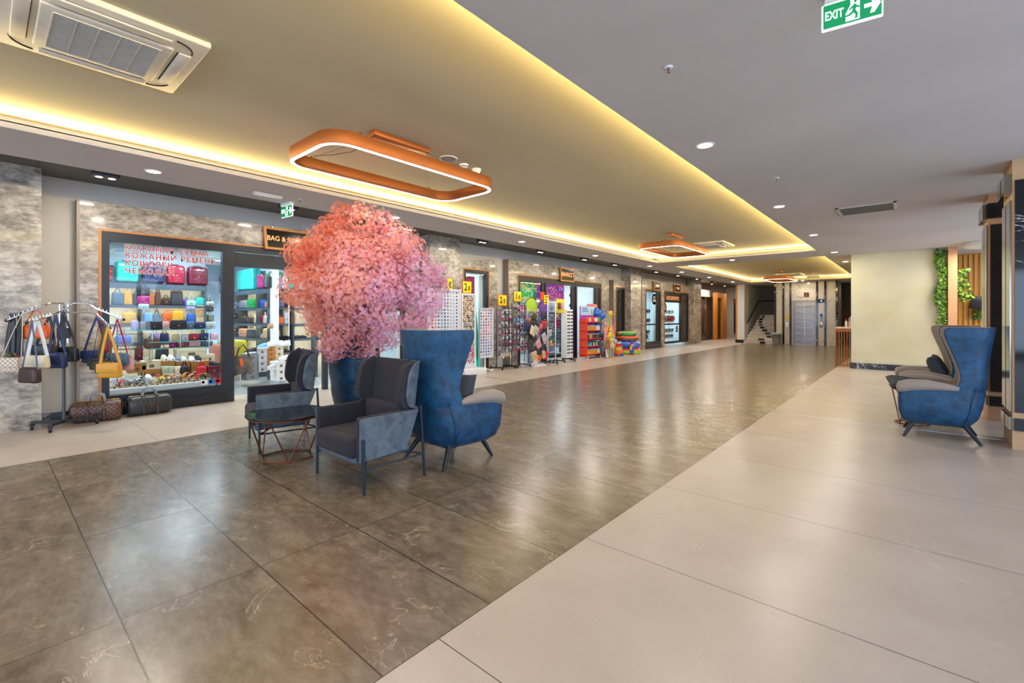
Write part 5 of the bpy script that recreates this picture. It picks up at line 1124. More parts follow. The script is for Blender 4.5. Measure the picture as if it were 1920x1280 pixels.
# ---- sunscreen rack
t=thing('sunscreen_rack','red metal rack of sunscreen bottles with a pale blue header card','display rack',(-8.05,13.32,0)); RM=mat('red_metal','E03A18',.4)
MB().box(-.2,-.16,-.42,.42,.05,1.72).build('back_panel',mat('rack_lilac','B848C8',.5),t); MB().box(-.2,.1,-.44,-.42,.05,1.3).build('side_panel',RM,t)
MB().box(-.16,-.14,-.42,.42,1.42,1.72).build('header_card',mat('header_blue','B8D8EC',.5),t); MB().cyl((-.13,.22,1.48),(-.13,.22,1.62),.025).build('printed_bottle',mat('pk_mustard',C('mustard'),.3),t)
for k in range(3): MB().box(-.139,-.137,-.36,-.05+k*.05,1.64-k*.05,1.665-k*.05).build('print_line',mat('print_blue','4A78B8'),t)
rz_=[1.16,.86,.60,.34,.06]
SR=[1.18,.9,.63,.38,.12]
for z in SR: MB().box(-.17,.14,-.44,.44,z-.02,z).box(.13,.14,-.44,.44,z-.02,z+.03).build('shelf',RM,t)
for p in((-.15,-.4),(.1,-.4),(-.15,.4),(.1,.4)): MB().cyl((p[0],p[1],0),(p[0],p[1],.1),.018).build('foot',M['chrome'],t)
_bt={}
def bottle(c,cap,loc,h,label,group,r=.028):
    key=(c,cap,h)
    if key not in _bt:
        a=MB().lathe([(r*.9,0),(r,.01),(r,h*.7),(r*.5,h*.8)],10).build('bottle_body',mat('pk_'+c,C(c),.3)); b_=MB().cyl((0,0,h*.78),(0,0,h),r*.55,n=10).build('cap',mat('pk_'+cap,C(cap),.3)); _bt[key]=(a.data,b_.data); bpy.data.objects.remove(a); bpy.data.objects.remove(b_)
    t=thing('sunscreen_bottle',label,'bottle',loc,0,group)
    for n_,me in zip(('bottle_body','cap'),_bt[key]): o=bpy.data.objects.new(n_,me); COL.objects.link(o); o.parent=t
rows_=[(1.18,['orange','orange','white','orange','magenta','orange','white','white','green','green'],'orange','topmost'),(.9,['mustard']*7+['white','white','white'],'white','second'),(.63,['black','black','mustard','mustard','charcoal','charcoal','black','charcoal','brown','black'],'cream','third'),(.38,['green','green','sky','sky','black','white','charcoal','cream','black','charcoal'],'green','fourth'),(.12,['mustard']*8+['white','white'],'white','lowest')]
for z,cs,cap,rn in rows_:
    ls=rowlabels([f'{c} sunscreen bottle' for c in cs],f'on the {rn} shelf of the red rack')
    for k,(c,l) in enumerate(zip(cs,ls)): bottle(c,cap,(-8.05+.06,13.32-.38+k*.084,z+.001),.19 if z!=.38 else .17,l,f'bottles on the {rn} red shelf',.034)
# ---- blue inflatable, rings, toys
t=thing('inflatable_hammer','tall blue inflatable with two round lobes on top','inflatable toy',(-8.2,13.98,0)); BV=mat('vinyl',C('blue'),.15,coat=.7)
MB().tube([(0,0,.03),(0,.02,.5),(0,.0,1.0),(0,-.02,1.4)],[.09,.1,.13,.16],16).build('shaft',BV,t); MB().ball((.02,-.12,1.5),(.17,.2,.19),18).build('lobe',BV,t); MB().ball((.02,.18,1.42),(.16,.2,.17),18).build('lobe',BV,t)
t=thing('pink_plush','pink long-limbed plush hanging beside the sunscreen rack','toy',(-7.85,13.86,1.0)); PK=leather(C('rose')); MB().ball((0,0,.1),(.05,.07,.07)).ball((0,-.04,.17),(.02,.02,.03)).ball((0,.04,.17),(.02,.02,.03)).build('head',PK,t); MB().tube([(0,0,.05),(0,0,-.3)],[.035,.06]).build('body',PK,t)
for s in(-1,1): MB().tube([(0,s*.04,0),(.02,s*.08,-.2)],.02).build('arm',PK,t); MB().tube([(0,s*.04,-.28),(0,s*.05,-.45)],.03).build('leg',PK,t)
def ring(z,Rr,r,c,topc,label,deco,sx=1):
    t=thing('swim_ring',label,'swim ring',(-8.0,15.75,z),0,'stack of inflatable rings'); y=0
    MB().torus((0,0,r*.8),Rr,r,40,16,sc=(sx,1)).build('tube',mat('vinyl',C(c),.15,coat=.7),t)
    if topc: 
        o=MB(); o.grid(lambda u,v:((Rr+(r+.003)*math.cos(.35+v*2.4))*math.cos(2*PI*u),(Rr+(r+.003)*math.cos(.35+v*2.4))*math.sin(2*PI*u),r*.8+(r+.003)*math.sin(.35+v*2.4)),48,8); o.build('top_skin',deco,t,fix=False)
    for a in(0.5,): MB().tube([(Rr*math.cos(a),Rr*math.sin(a),r*1.7),(Rr*math.cos(a),Rr*math.sin(a)+.05,r*2.0),(Rr*math.cos(a),Rr*math.sin(a)+.1,r*1.7)],.01).build('grip',M['white'],t)
def f_sprinkle(base,c1,c2):
    def fn(n):
        v=n.new('ShaderNodeTexVoronoi',i_Scale=12); n.l(n.pos(),v.inputs['Vector']); m=n.math('LESS_THAN',v.outputs['Distance'],.25); n.col(n.mix(m,n.mix(n.math('GREATER_THAN',n.noise(n.pos(),3),.5),base,c1),c2))
    return fn
ring(0,.38,.125,'lime',1,uniq('green and red watermelon swim ring at the bottom of the stack'),mat('melon',rough=.15,fn=f_sprinkle('E02838','E84050','F4D0D0')))
ring(.24,.37,.125,'blue',1,uniq('blue swim ring with white lettering band, second from the bottom'),mat('bluetop',rough=.15,fn=f_sprinkle('E8ECF4','3A78D8','88B0E8')))
ring(.47,.33,.105,'brown',1,uniq('brown donut swim ring with red icing, third of the stack'),mat('icing',rough=.15,fn=f_sprinkle('D83828','E86048','F0D060')))
ring(.67,.28,.085,'green',1,uniq('green swim ring with sprinkled top, topmost of the stack'),mat('kiwi',rough=.15,fn=f_sprinkle('C8B890','90B850','F4F0E8')))
# inflatable bird and balls
t=thing('inflatable_bird','orange and yellow inflatable bird with a big bill above the toys','inflatable toy',(-7.92,14.16,.62)); YV2=mat('vinyl',C('yellow'),.15,coat=.7); OV=mat('vinyl',C('orange'),.15,coat=.7)
MB().ball((0,0,.1),(.14,.2,.15),18).build('body',YV2,t); MB().ball((.02,-.15,.2),(.1,.12,.11),16).build('head',OV,t); MB().tube([(.06,.12,.12),(.1,.3,.1)],[.06,.025],10).build('bill',YV2,t); MB().ball((.1,-.1,.24),.02,8).build('eye',M['black'],t)
for k in range(3): MB().tube([(0,-.05+k*.1,.25),(0,-.02+k*.13,.42)],[.05,.015],8).build('crest',(YV2,OV,YV2)[k],t)
bl=[(1125,624,'turquoise',.1),(1131,626,'red',.12),(1134,635,'magenta',.1),(1115,634,'purple',.08),(1146,638,'yellow',.1),(1128,645,'slate',.09),(1143,628,'lime',.08),(1152,640,'silver',.1),(1138,648,'cream',.09),(1120,641,'mint',.07),(1149,632,'sky',.08)]
ls=rowlabels([f'{c} beach ball' for _,_,c,_ in bl],'in the heap of toys by the market')
for k,((px,py,c,r_),l) in enumerate(zip(bl,ls)):
    p=onx(px,py,-8.15+.04*(k%3)); t=thing('beach_ball',l,'ball',p,0,'beach balls in the toy heap'); MB().ball((0,0,0),r_,16).build('ball_skin',mat('vinyl',C(c),.15,coat=.7),t)
    for a in range(3): MB().torus((0,0,0),r_*1.005,.005,20,4,axis='x').build('panel_seam',M['white'],t).rotation_euler=(0,0,a*PI/3)
t=thing('toy_net','clear net sack holding the heap of beach toys','sack',(-8.25,14.55,0)); MB().lathe([(.3,0),(.42,.1),(.4,.35),(.25,.45)],24).build('sack_body',mat('sack','D8D4A8',.3),t); MB().torus((0,0,.45),.25,.02,20,6).build('sack_rim',mat('pk_yellow',C('yellow'),.3),t)
t=thing('toy_bus','orange and yellow toy bus with blue windows beside the bags','toy',(-7.72,14.6,0),R(10))
MB().rbox((0,0,.12),(.2,.34,.14),.03,seg=3).build('bus_body',mat('pk_orange',C('orange'),.3),t); MB().rbox((0,0,.26),(.18,.26,.16),.04,seg=3).build('cabin',mat('pk_yellow',C('yellow'),.3),t); MB().prism([(-.14,.33),(.14,.33),(0,.43)],-.09,.09,'x').build('roof',mat('pk_red',C('red'),.3),t)
for y in(-.06,.06): MB().rbox((.09,y,.27),(.01,.09,.09),.01).build('window_pane',mat('pk_sky',C('sky'),.3),t)
for y in(-.1,.1): MB().cyl((.08,y,.05),(.12,y,.05),.05,n=16).build('wheel',mat('pk_blue',C('blue'),.3),t); MB().cyl((-.12,y,.05),(-.08,y,.05),.05,n=16).build('wheel',mat('pk_blue',C('blue'),.3),t)
t=thing('toy_truck','yellow and white toy truck behind the orange bus','toy',(-8.05,15.0,0)); MB().rbox((0,0,.12),(.16,.3,.12),.03).build('truck_body',mat('pk_white',C('white'),.3),t); MB().rbox((0,-.05,.24),(.14,.16,.14),.04).build('cabin',mat('pk_yellow',C('yellow'),.3),t)
for y in(-.09,.09): MB().cyl((.06,y,.04),(.09,y,.04),.04,n=14).build('wheel',mat('pk_red',C('red'),.3),t)
t=thing('toy_figure','red and blue block toy figure with purple cap before the rings','toy',(-7.6,15.35,0)); pb,pr=mat('pk_blue',C('blue'),.3),mat('pk_red',C('red'),.3)
MB().rbox((0,0,.2),(.12,.16,.2),.03).build('body',pb,t); MB().rbox((0,0,.35),(.1,.12,.1),.03).build('head',mat('pk_peach',C('peach'),.3),t); MB().prism([(-.09,.4),(.09,.4),(0,.5)],-.05,.05,'x').build('cap',mat('pk_purple',C('purple'),.3),t)
for s in(-1,1): MB().rbox((0,s*.1,.24),(.06,.05,.16),.02).build('arm',mat('pk_yellow',C('yellow'),.3),t); MB().rbox((0,s*.045,.07),(.07,.06,.14),.02).build('leg',pb,t); MB().rbox((.02,s*.05,.02),(.12,.07,.04),.015).build('shoe',pr,t)
def beachbag(label,loc,c,hc,w,h,pat=None):
    t=thing('beach_bag',label,'bag',loc,0,'large bags on the market floor'); m=pat or leather(C(c))
    MB().grid(lambda u,v:((.1*(1-.5*v))*math.cos(2*PI*u),(w/2)*(1+.12*v)*math.sin(2*PI*u)*(1 if abs(math.sin(2*PI*u))>.2 else 1),h*v),32,6).lathe([(0,.002),(1,.002)],24,sc=(.1,w/2)).build('bag_body',m,t)
    for s in(-1,1): MB().tube([(s*.05,-w*.2,h*.95),(s*.05,-w*.12,h*1.5),(s*.04,0,h*1.75),(s*.05,w*.12,h*1.5),(s*.05,w*.2,h*.95)],.013).build('handle',leather(C(hc)),t)
    MB().lathe([(1.0,0),(1.03,.01),(1.0,.025)],24,sc=(.1,w/2)).build('base_trim',leather(C(hc)),t)
def f_glit(n):
    v=n.new('ShaderNodeTexVoronoi',i_Scale=70); n.l(n.pos(),v.inputs['Vector']); n.l(n.mix(.5,'B8A890',v.outputs['Color']),n.b.inputs['Base Color']); n.b.inputs['Metallic'].default_value=.6
beachbag('glittering silver beach bag with tan handles on the market floor',(-7.62,13.75,0),'silver','copper',.5,.3,mat('glitter',rough=.25,fn=f_glit))
beachbag('dark brown patterned bag behind the glittering one',(-7.9,14.15,0),'brown','tan',.36,.28,mat('brown_pattern',rough=.5,fn=f_print('3A2618','6A4A28','4A3020',40)))
# ================= watch shop =================
w4=shopframe('window_4',18.24,19.8,.2,2.52,-8.42,[],.1,.09); glass_pane(w4,18.33,19.4,.3,2.42,-8.47); MB().box(-8.48,-8.46,18.3,19.7,1.0,1.06).build('glazing_bar',M['frame'],w4)
MB().box(-8.5,-8.44,19.42,19.7,.3,2.42).build('stile',M['frame'],w4)

w5=shopframe('window_5',20.16,23.16,.12,2.52,-8.42,[22.2],.1,.08); glass_pane(w5,20.25,22.1,.22,2.1,-8.47); MB().box(-8.49,-8.45,20.24,22.15,.98,1.05).build('glazing_bar',M['frame'],w5); MB().box(-8.5,-8.46,22.25,23.06,.12,2.42).build('door_leaf',mat('dark_glass','2A2A28',.08),w5)
sb=MB().box(-8.46,-8.44,20.24,22.16,2.02,2.42).build('sign_band',M['black'],w5); text('GOLD SILVER WATCH',.24,mat('orange_letters','F0A060',.4,emit=.6),sb,(-8.437,21.2,2.22),FX,offset=.002,sx=.62)
def roundel(p,r,label,txt):
    t=thing('sale_sticker',label,'sticker',p,0,'round red sale stickers'); MB().lathe([(0,0),(r,0)],28,mtx=Matrix.Rotation(PI/2,4,'Y')).build('disc',mat('sale_red','F01040',.4),t,fix=False)
    text('SALE',r*.5,WF,t,(.004,0,r*.38),FX,offset=.002); text(txt,r*.75,WF,t,(.004,0,-r*.25),FX,offset=.002)
roundel((-8.455,19.18,2.12),.24,'round red sale sticker on the first watch shop window','%50')
roundel((-8.455,20.32,1.78),.22,'round red sale sticker at the edge of the second watch window','%50'); roundel((-8.455,21.75,.78),.16,'small red sale sticker low on the second watch window','%50')
tsign('shop_sign','',18.9,19.6,2.5,2.88,-8.36,'black sign in a wooden frame over the first watch shop window',.2); tsign('shop_sign','',21.2,21.95,2.5,2.88,-8.36,'black sign in a wooden frame over the gold silver watch window',.2)
struct(MB().box(-10.6,-10.5,18,23.3,0,2.9).box(-10.5,-8.8,17.95,18,0,2.9).box(-10.5,-8.8,23.3,23.35,0,2.9).box(-10.5,-8.8,18,23.3,2.75,2.8).build('wall_watch_shop',mat('bright_wall','DCE6E8',.6)))
for y in(18.9,20.7,22.2): area('watch_shop_light',(-9.2,y,2.72),(0,0,0),.5,.5,48,(.72,.9,1))
for n_,(y0,y1) in (('first',(18.35,19.4)),('second',(20.3,22.1))):
    t=thing('display_shelf',f'white display shelves with watches in the {n_} watch shop window','shelf',(-8.85,(y0+y1)/2,0)); w=(y1-y0)/2
    for z in(.35,.62,1.1,1.5): MB().box(-.15,.15,-w,w,z-.015,z).build('shelf_board',mat('white_gloss','E6ECEE',.15),t)
    for s in(-1,1): MB().cyl((-.13,s*(w-.03),0),(-.13,s*(w-.03),1.5),.012,n=8).build('post',M['chrome'],t)
_ws={}
def watch(c,loc,h,label,group):
    if c not in _ws:
        a=MB().lathe([(.03,0),(.034,.05),(.03,.1)],12).build('watch_stand',M['white']); b_=MB().rbox((.036,0,.06),(.012,.035,.09),.004).lathe([(0,0),(.026,0),(.024,.01),(0,.011)],12,mtx=Matrix.Translation((.042,0,.06))@Matrix.Rotation(PI/2,4,'Y')).build('strap_and_case',mat('watch_'+c,C(c),.3)); _ws[c]=(a.data,b_.data); bpy.data.objects.remove(a); bpy.data.objects.remove(b_)
    t=thing('wrist_watch',label,'watch',loc,0,group); t.scale=(h,)*3
    for n_,me in zip(('watch_stand','strap_and_case'),_ws[c]): o=bpy.data.objects.new(n_,me); COL.objects.link(o); o.parent=t
for z,zn in((.62,'low'),(1.1,'middle'),(1.5,'top')):
    cs=[r2.choice(['navy','charcoal','slate','black']) for k in range(6)]; ls=rowlabels([f'{c} watch' for c in cs],f'on the {zn} shelf of the first watch window')
    for k,(c,l) in enumerate(zip(cs,ls)): watch(c,(-8.8,18.45+k*.17,z),1.9 if z>1 else 1.5,l,'watches in the first window')
for z,zn in((1.1,'middle'),(1.5,'top'),(.35,'floor'),(.62,'low')):
    cs=[r2.choice(['crimson','crimson','silver','red'] if z==1.1 else ['silver','slate','grey','black']) for k in range(9)]; ls=rowlabels([f'{c} watch' for c in cs],f'on the {zn} shelf of the second watch window')
    for k,(c,l) in enumerate(zip(cs,ls)): watch(c,(-8.8,20.42+k*.19,z),3.0 if z==1.1 else 1.7,l,'watches in the second window')
t=thing('framed_picture','framed black and white picture leaning low in the first watch window','picture',(-8.75,18.95,.37)); MB().box(-.02,0,-.3,.3,0,.42).build('picture_frame',M['white'],t); MB().box(0,.004,-.24,.24,.05,.37).build('print',mat('bwprint',rough=.5,fn=f_print('2A3040','E8E8F0','8090A8',6)),t)
# ================= side hall beyond the last pillar =================
struct(MB().box(-9.3,-9.2,24.45,32,0,3.24).build('wall_hall',mat('hall_wall','9A8A72',.6)))
t=thing('wooden_portal','oak door portal standing in the side hall','door portal',(-8.65,28.9,0))
MB().box(-.1,.1,-.95,-.7,0,2.75).box(-.1,.1,.2,.95,0,2.75).box(-.1,.1,-.7,.2,2.45,2.75).build('portal_frame',mat('portal_oak',rough=.4,fn=f_wood('B06E20','D08A30')),t); MB().box(-.06,-.02,-.7,.2,0,2.45).build('dark_opening',mat('portal_dark','1E1A10',.5),t)
t=thing('clothes_window','lit boutique window beside the oak portal with clothes inside','shop window',(-8.9,26.3,0))
MB().box(-.02,.02,-1.8,1.6,0,.3).build('window_base',M['greymetal'],t); MB().box(-.28,-.26,-1.8,1.6,.3,2.5).build('backdrop',plain('5A5048'),t); MB().box(-.02,.0,-1.8,1.6,2.5,2.9).build('fascia',M['offwhite'],t)
MB().box(-.25,-.2,-1.75,-1.0,.5,2.45).build('orange_panel',mat('amber_panel','D07A18',.5,emit=.5),t)
for k,(y,c) in enumerate(((-.75,'sky'),(-.45,'slate'),(-.1,'silver'),(.9,'brown'))):
    d=thing('dress',f'{c} garment hanging in the boutique window beside the oak portal','clothing',(-8.93,26.3+y,.5),0,'garments in the boutique window'); MB().lathe([(.2,0),(.15,.6),(.1,1.0),(.17,1.4),(.05,1.55)],16,sc=(.5,1)).build('garment',leather(C(c)),d); MB().tube([(0,-.15,1.5),(0,0,1.6),(0,.15,1.5)],.008).build('hanger',M['black'],d)
area('boutique_light',(-8.6,26.3,2.9),(0,0,0),.3,2,30,NEUT)
t=thing('curtain','dark green curtain at the back of the side hall','curtain',(-8.3,31.8,0)); MB().grid(lambda u,v:(-.35+.7*u,.04*math.sin(u*30),.25+2.2*v),60,2).build('drape',leather('16302E'),t,fix=False); MB().cyl((-.4,0,2.46),(.4,0,2.46),.02).build('rod',M['black'],t)
t=thing('curtain','cream and brown curtain with swag beside the green one','curtain',(-7.5,31.8,0)); MB().grid(lambda u,v:(-.35+.7*u,.04*math.sin(u*28),.25+2.2*v),60,2).build('drape',leather('B8A890'),t,fix=False); MB().grid(lambda u,v:(-1.1+1.5*u,-.08,2.2+.3*v-.1*abs(math.sin(u*9))*(1-v)),40,2).build('swag',leather('8A4A20'),t,fix=False)
for k,(x,y) in enumerate(((-8,25.4),(-8,27.6),(-8.0,30))): 
    t=thing('track_spotlight',f'black ceiling spot in the side hall, {ORD[k]} from the last pillar','spotlight',(x,y,3.24),0,'spots in the side hall'); MB().cyl((0,0,-.16),(0,0,0),.05).build('housing',M['greymetal'],t); MB().lathe([(0,-.162),(.04,-.162)],14).build('lens',LED,t,fix=False); area('spot_beam',(x,y,3.05),(0,0,0),.1,.1,22,NEUT)
# stair and lift lobby lamps
area('stair_lamp',(-5.6,28.2,3.9),(0,0,0),.3,.3,16,NEUT); area('lobby_lamp',(-1.9,27.3,3.0),(0,0,0),.2,.2,6,NEUT)
struct(MB().box(-6.6,-5.0,26.3,29.75,4.2,4.3).build('ceiling_stair',M['ceil']))
# ================= counter by the cream wall =================
t=thing('reception_counter','slim copper-framed counter with pale top beside the cream wall','counter',(-1.42,16.2,0)); b=MB()
MB().rbox((0,0,1.06),(.42,.8,.04),.005).build('countertop',plain('D8C8B0'),t); MB().box(-.2,.2,-.38,.38,.96,1.04).build('apron',M['copper'],t)
for k in range(7):
    x=-.18+k*.06; MB().box(x-.01,x+.01,-.38,-.36,.02,.96).build('bar',M['copper'],t)
for x in(-.2,.18): 
    for y in(-.38,.36): MB().box(x,x+.02,y,y+.02,0,1.0).build('leg',M['copper'],t)
MB().box(-.2,.2,-.385,-.36,.0,.03).box(-.2,.2,.36,.385,.15,.18).build('bottom_rail',M['copper'],t)
for k,(x,y,c,cap,l) in enumerate(((-1.4,16.1,'white','red','white bottle with red cap on the copper counter'),(-1.33,16.15,'rose','rose','pink bottle on the copper counter'),(-1.28,16.05,'silver','white','slim clear bottle on the copper counter by the wall'))):
    t=thing('lotion_bottle',l,'bottle',(x,y,1.081)); MB().lathe([(.03,0),(.03,.15),(.015,.18)],14).build('bottle_body',leather(C(c)),t); MB().cyl((0,0,.18),(0,0,.23+.04*k),.016).build('cap',leather(C(cap)),t)
# ================= ivy, far right =================
def ivy(label,x0,x1,z0,z1,y,n,seed):
    r=random.Random(seed); t=thing('hanging_ivy',label,'plant',((x0+x1)/2,y,z1)); cx=(x0+x1)/2; b=MB(); s_=MB()
    for k in range(n):
        x=r.uniform(x0,x1)-cx; z=r.uniform(z0,z1)-z1; p=Vector((x+.05*math.sin(z*7),r.uniform(-.07,.0),z)); q=Euler((r.uniform(.6,2.2),r.uniform(-.6,.6),r.uniform(-.8,.8))).to_matrix(); a=r.uniform(.022,.04)
        b.add([p+q@Vector(v) for v in((0,-a,0),(a,-.2*a,.3*a),(.5*a,a,0),(-.5*a,a,0),(-a,-.2*a,.3*a))],[(0,1,2,3,4)],r.randrange(3))
    for k in range(5): x=x0+(x1-x0)*k/4-cx; s_.tube([(x+.05*math.sin(-j*7*(z1-z0)/8),-.02,-(z1-z0)*j/8*(.8+.2*r.random())) for j in range(9)],.004,5)
    b.build('foliage',[mat('ivy_a','3A5A12',.5),mat('ivy_b','56801C',.5),mat('ivy_c','7A9A28',.5)],t,fix=False); s_.build('stems',mat('stem','4A4020',.8),t)
ivy('green ivy hanging down the end of the cream wall',.46,.66,1.2,3.0,15.2,750,1); ivy('ivy tuft before the oak slatted wall',.82,1.05,1.75,2.5,15.4,160,2); ivy('low ivy sprig behind the blue chair at the slatted wall',1.25,1.5,1.3,1.6,16.9,60,3)
t=thing('wall_screen','dark tilted screen hanging before the oak slatted wall','screen',(1.4,16.6,1.72)); MB().rbox((0,0,0),(.55,.05,.32),.01,mtx=Matrix.Rotation(R(8),4,'Y')).build('screen_body',M['black'],t); MB().cyl((0,.02,0),(0,.36,0),.02).build('bracket',M['greymetal'],t)
t=thing('round_ceiling_lamp','large round lit lamp on the ceiling before the slatted wall','ceiling light',(1.35,14.6,ZC)); MB().lathe([(.45,0),(.45,-.1),(.43,-.11)],40).build('lamp_ring',M['white'],t); MB().lathe([(0,-.09),(.43,-.1)],40).build('diffuser',mat('soft_diffuser','FFF0D8',.5,emit=3),t,fix=False); area('round_lamp_glow',(1.35,14.6,ZC-.15),(0,0,0),.8,.8,60,NEUT,shape='DISK'); area('round_lamp_up',(1.35,14.6,ZC-.08),(R(180),0,0),.6,.6,4,NEUT,shape='DISK')
def f_zebra(n):
    g=n.new('ShaderNodeTexWave',i_Scale=5,i_Distortion=6); n.l(n.pos(),g.inputs['Vector']); n.col(n.mix(n.math('GREATER_THAN',g.outputs['Fac'],.5),'2A2622','CFC6AE'))
tag(MB().rbox((1.6,11.4,.006),(1.6,3.4,.01),.004).build('patterned_rug',mat('zebra',rough=.9,fn=f_zebra)),'black and cream zebra-patterned rug behind the marble pillars','rug')
# ================= handbag rack and travel bags outside the window =================
FWD=Vector((-_s,_c,0)); RGT=Vector((_c,_s,0))
BX=Vector((-7.96,.67,0))
def atd(px,py,t): d=ray(px,py); return Vector((d[0]*t,d[1]*t,CAMH+d[2]*t))
D0=depth(BX)
t=thing('handbag_rack','chrome four-armed handbag rack on castors beside the shop window','display rack',BX)
def loc(p): return p-BX
MB().cyl((0,0,.09),(0,0,1.45),.017).build('post',M['greymetal'],t)
u=RGT*.05
for s in(-1,1): MB().cyl(tuple(u*s+Vector((0,0,1.05))),tuple(u*s+Vector((0,0,1.55))),.012).build('upright',M['chrome'],t)
MB().box(-.05,.05,-.06,.06,1.12,1.25).build('clamp',M['black'],t)
for x in(-1,1): pass
ends={'A':((12,601),D0-.36,[(76,575),(95,568),(120,569)]),'B':((50,605),D0-.55,[(100,590),(128,577)]),'C':((232,599),D0+.12,[(180,579),(165,568),(140,568)]),'D':((206,615),D0-.22,[(182,591),(172,586),(128,586)])}
for k,((ex,ey),te,mid) in ends.items():
    n=len(mid); pts=[loc(atd(ex,ey,te))]+[loc(atd(px,py,te+(D0-te)*(i+1)/(n+.5))) for i,(px,py) in enumerate(mid)]+[Vector((0,0,1.5))]
    a=MB().tube(pts,.011,8).build('arm',M['chrome'],t); MB().ball(tuple(pts[0]),.018,8).build('end_cap',M['black'],a)
    b=MB()
    for j in range(7): q=pts[0].lerp(pts[1],.1+j*.13); b.cyl(tuple(q),tuple(q+Vector((0,0,.035))),.004,n=6)
    b.build('peg',M['chrome'],a)
for px,py in((60,806),(94,811),(182,794),(140,785)):
    e=loc(onz(px,py)); L=e.length; a=math.atan2(e.y,e.x); mt=Matrix.Rotation(a,4,'Z'); o=MB().box(0,L,-.022,.022,.075,.11,0,mt).build('foot',M['black'],t)
    MB().cyl((e.x,e.y-.014,.035),(e.x,e.y+.014,.035),.035).rbox((e.x,e.y,.06),(.05,.045,.03),.008).build('caster',M['black'],o)
def hung(px0,px1,py0,py1,ax,ay,c,label,dt=0,kind='flap',sc=None,sw=.016,m=None,two=True,emboss=False):
    T=D0+dt; tl,br=atd(px0,py0,T),atd(px1,py1,T); w=abs((br-tl).dot(RGT)); h=tl.z-br.z; ctr=atd((px0+px1)/2,py1,T); apex=atd(ax,ay,T)
    t=thing('handbag',label,'handbag',ctr,YAW-PI/2+R(rnd.uniform(-14,14)),'handbags hanging on the chrome rack'); mm=m or leather(C(c))
    MB().rbox((0,0,h/2),(.09,w,h),.03,seg=3,taper=.9).build('bag_body',mm,t)
    if kind=='flap': MB().rbox((.05,0,h*.66),(.02,w*.95,h*.62),.012,seg=3).build('flap',mm,t)
    else: MB().tube([(0,-w*.42,h*.98),(0,w*.42,h*.98)],.005,6).build('zip',M['brass'],t)
    if emboss: MB().torus((.05,0,h*.5),h*.26,.004,20,5,axis='x').build('embossed_ring',mm,t)
    R_=t.rotation_euler.to_matrix().inverted(); a=R_@(apex-ctr); sm=leather(C(sc or c))
    for s in((-1,1) if two else (1,)):
        e=Vector((0,s*w*.42,h*.93)); b=MB(); v=Vector((.0,1,0)); n=Vector((1,0,0))
        b.tube([e,e.lerp(a,.5)+Vector((0,s*.006,0)),a],sw,6,flat=.22); b.build('strap',sm,t)
        MB().torus(tuple(e),.012,.003,10,5,axis='x').build('ring',M['chrome'],t)
    return t
def f_check(c1,c2,k=22):
    def fn(n):
        ch=n.new('ShaderNodeTexChecker',i_Scale=k); n.l(n.pos(),ch.inputs['Vector']); n.col(n.mix(ch.outputs['Fac'],c1,c2))
    return fn
CK=mat('cream_check',rough=.5,fn=f_check('E6DCCB','B9A68C',40)); BC=mat('brown_check',rough=.42,fn=f_check('3A241C','6E4A38',36)); BE=mat('black_emboss',rough=.35,fn=f_check('1B1D1E','2E3234',40))
hung(2,40,670,698,42,586,'cream','cream checked clutch on a thin chain at the end of the rack',-.4,'flap',sw=.005,m=CK)
hung(13,24,661,673,24,588,'olive','small olive pouch on a wide black strap',-.32,'zip','black',sw=.03); hung(31,42,663,674,37,585,'burgundy','small burgundy pouch on a wide black strap',-.32,'zip','black',sw=.03)
hung(45,92,610,635,67,576,'orange','orange duffel handbag high on the rear arm of the rack',-.26,'zip','orange',sw=.01)
hung(50,90,666,691,69,597,'cream','cream white flap bag on a wide white strap',-.45,'flap','white',sw=.022)
hung(34,78,688,718,60,603,'chocolate','dark brown slouchy bag hanging lowest on the left arms',-.6,'zip','slate',sw=.014)
hung(67,104,645,674,93,591,'black','black flap bag between the white and the blue one',-.2,'flap','black',sw=.016)
hung(91,123,660,690,104,590,'navy','navy blue flap bag beside the rack post',-.28,'flap','navy',sw=.016)
hung(108,145,650,678,118,583,'black','black pleated bag hanging right at the rack post',-.05,'zip','charcoal',sw=.014)
hung(158,199,656,680,182,592,'navy','dark navy bag hanging first on the window-side arm',.1,'flap','navy',sw=.013)
hung(167,206,672,694,186,604,'charcoal','charcoal bag under the dark navy one',-.02,'flap','black',sw=.005)
hung(179,214,677,701,197,608,'olive','dark green bag behind the mustard one',-.1,'flap','olive',sw=.016)
hung(187,226,680,708,202,613,'mustard','mustard yellow flap bag hanging lowest on the rack',-.25,'flap','mustard',sw=.018)
hung(201,241,661,685,220,598,'slate','slate blue bag with embossed ring on a red strap',.05,'zip','crimson',sw=.01,emboss=True)
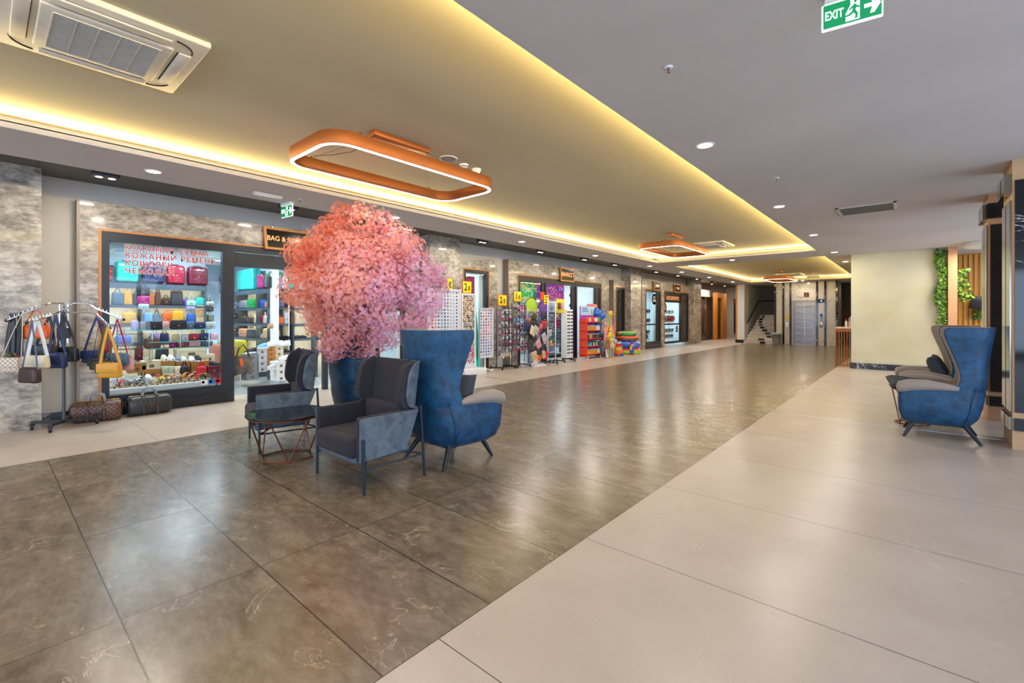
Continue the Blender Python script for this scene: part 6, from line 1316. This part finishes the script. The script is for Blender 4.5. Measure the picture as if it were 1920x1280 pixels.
hung(222,250,668,694,226,599,'rose','blush bag hanging at the far end by the glass',.12,'zip','rose',sw=.006)
hung(195,207,634,664,184,579,'crimson','small crimson woven pouch on a red strap',.15,'zip','red',sw=.012)
def duffel(y0,y1,x,m,trim,label,rz=0):
    L=y1-y0; t=thing('travel_bag',label,'travel bag',(x,(y0+y1)/2,0),rz,'travel bags on the floor under the window'); H=.27
    def fn(u,v):
        a=2*PI*v; k=1-.0*abs(u-.5); e=(1-abs(2*u-1)**8)**.5
        cx=math.cos(a); sz=math.sin(a); return (.13*abs(cx)**.6*(1 if cx>0 else -1)*(.75+.25*e),(u-.5)*L,H/2+H/2*abs(sz)**.55*(1 if sz>0 else -1)*(.8+.2*e)*(1 if sz<0 else 1-.06*math.sin(PI*u))+ (0 if sz>0 else .0))
    MB().grid(fn,20,28).grid(lambda u,v:(fn(0,v)[0]*u,-L/2,H/2+(fn(0,v)[2]-H/2)*u),2,28).grid(lambda u,v:(fn(1,v)[0]*u,L/2,H/2+(fn(1,v)[2]-H/2)*u),2,28).build('bag_body',m,t)
    for s in(-1,1):
        y=s*L*.16; MB().tube([(.134,y,.02),(.137,y,.14),(.11,y,.25),(.05,y,.27)],.018,6,flat=.2).build('band',trim,t)
        MB().tube([(s*.04,-L*.16,H),(s*.05,-L*.13,H+.07),(s*.05,0,H+.11),(s*.05,L*.13,H+.07),(s*.04,L*.16,H)],.012,8).build('handle',mat('wrapped_handle','8A8E96',.15,.2),t)
        MB().tube([(0,s*L*.5,.12),(.0,s*(L*.5+.02),.18),(0,s*(L*.5+.005),.22)],.012,6).build('end_tab',trim,t)
    MB().tube([(0,-L*.45,H+.002),(0,L*.45,H+.002)],.005,5).build('zip',M['brass'],t); MB().rbox((.135,L*.05,.13),(.008,.07,.06),.004).build('name_tag',trim,t)
    return t
duffel(.76,1.26,-8.22,BC,leather(C('chocolate')),'brown checked travel bag on the floor beside the handbag rack',R(-12))
duffel(1.32,1.82,-8.24,BE,leather(C('chocolate')),'black embossed travel bag on the floor under the shop window',R(0))
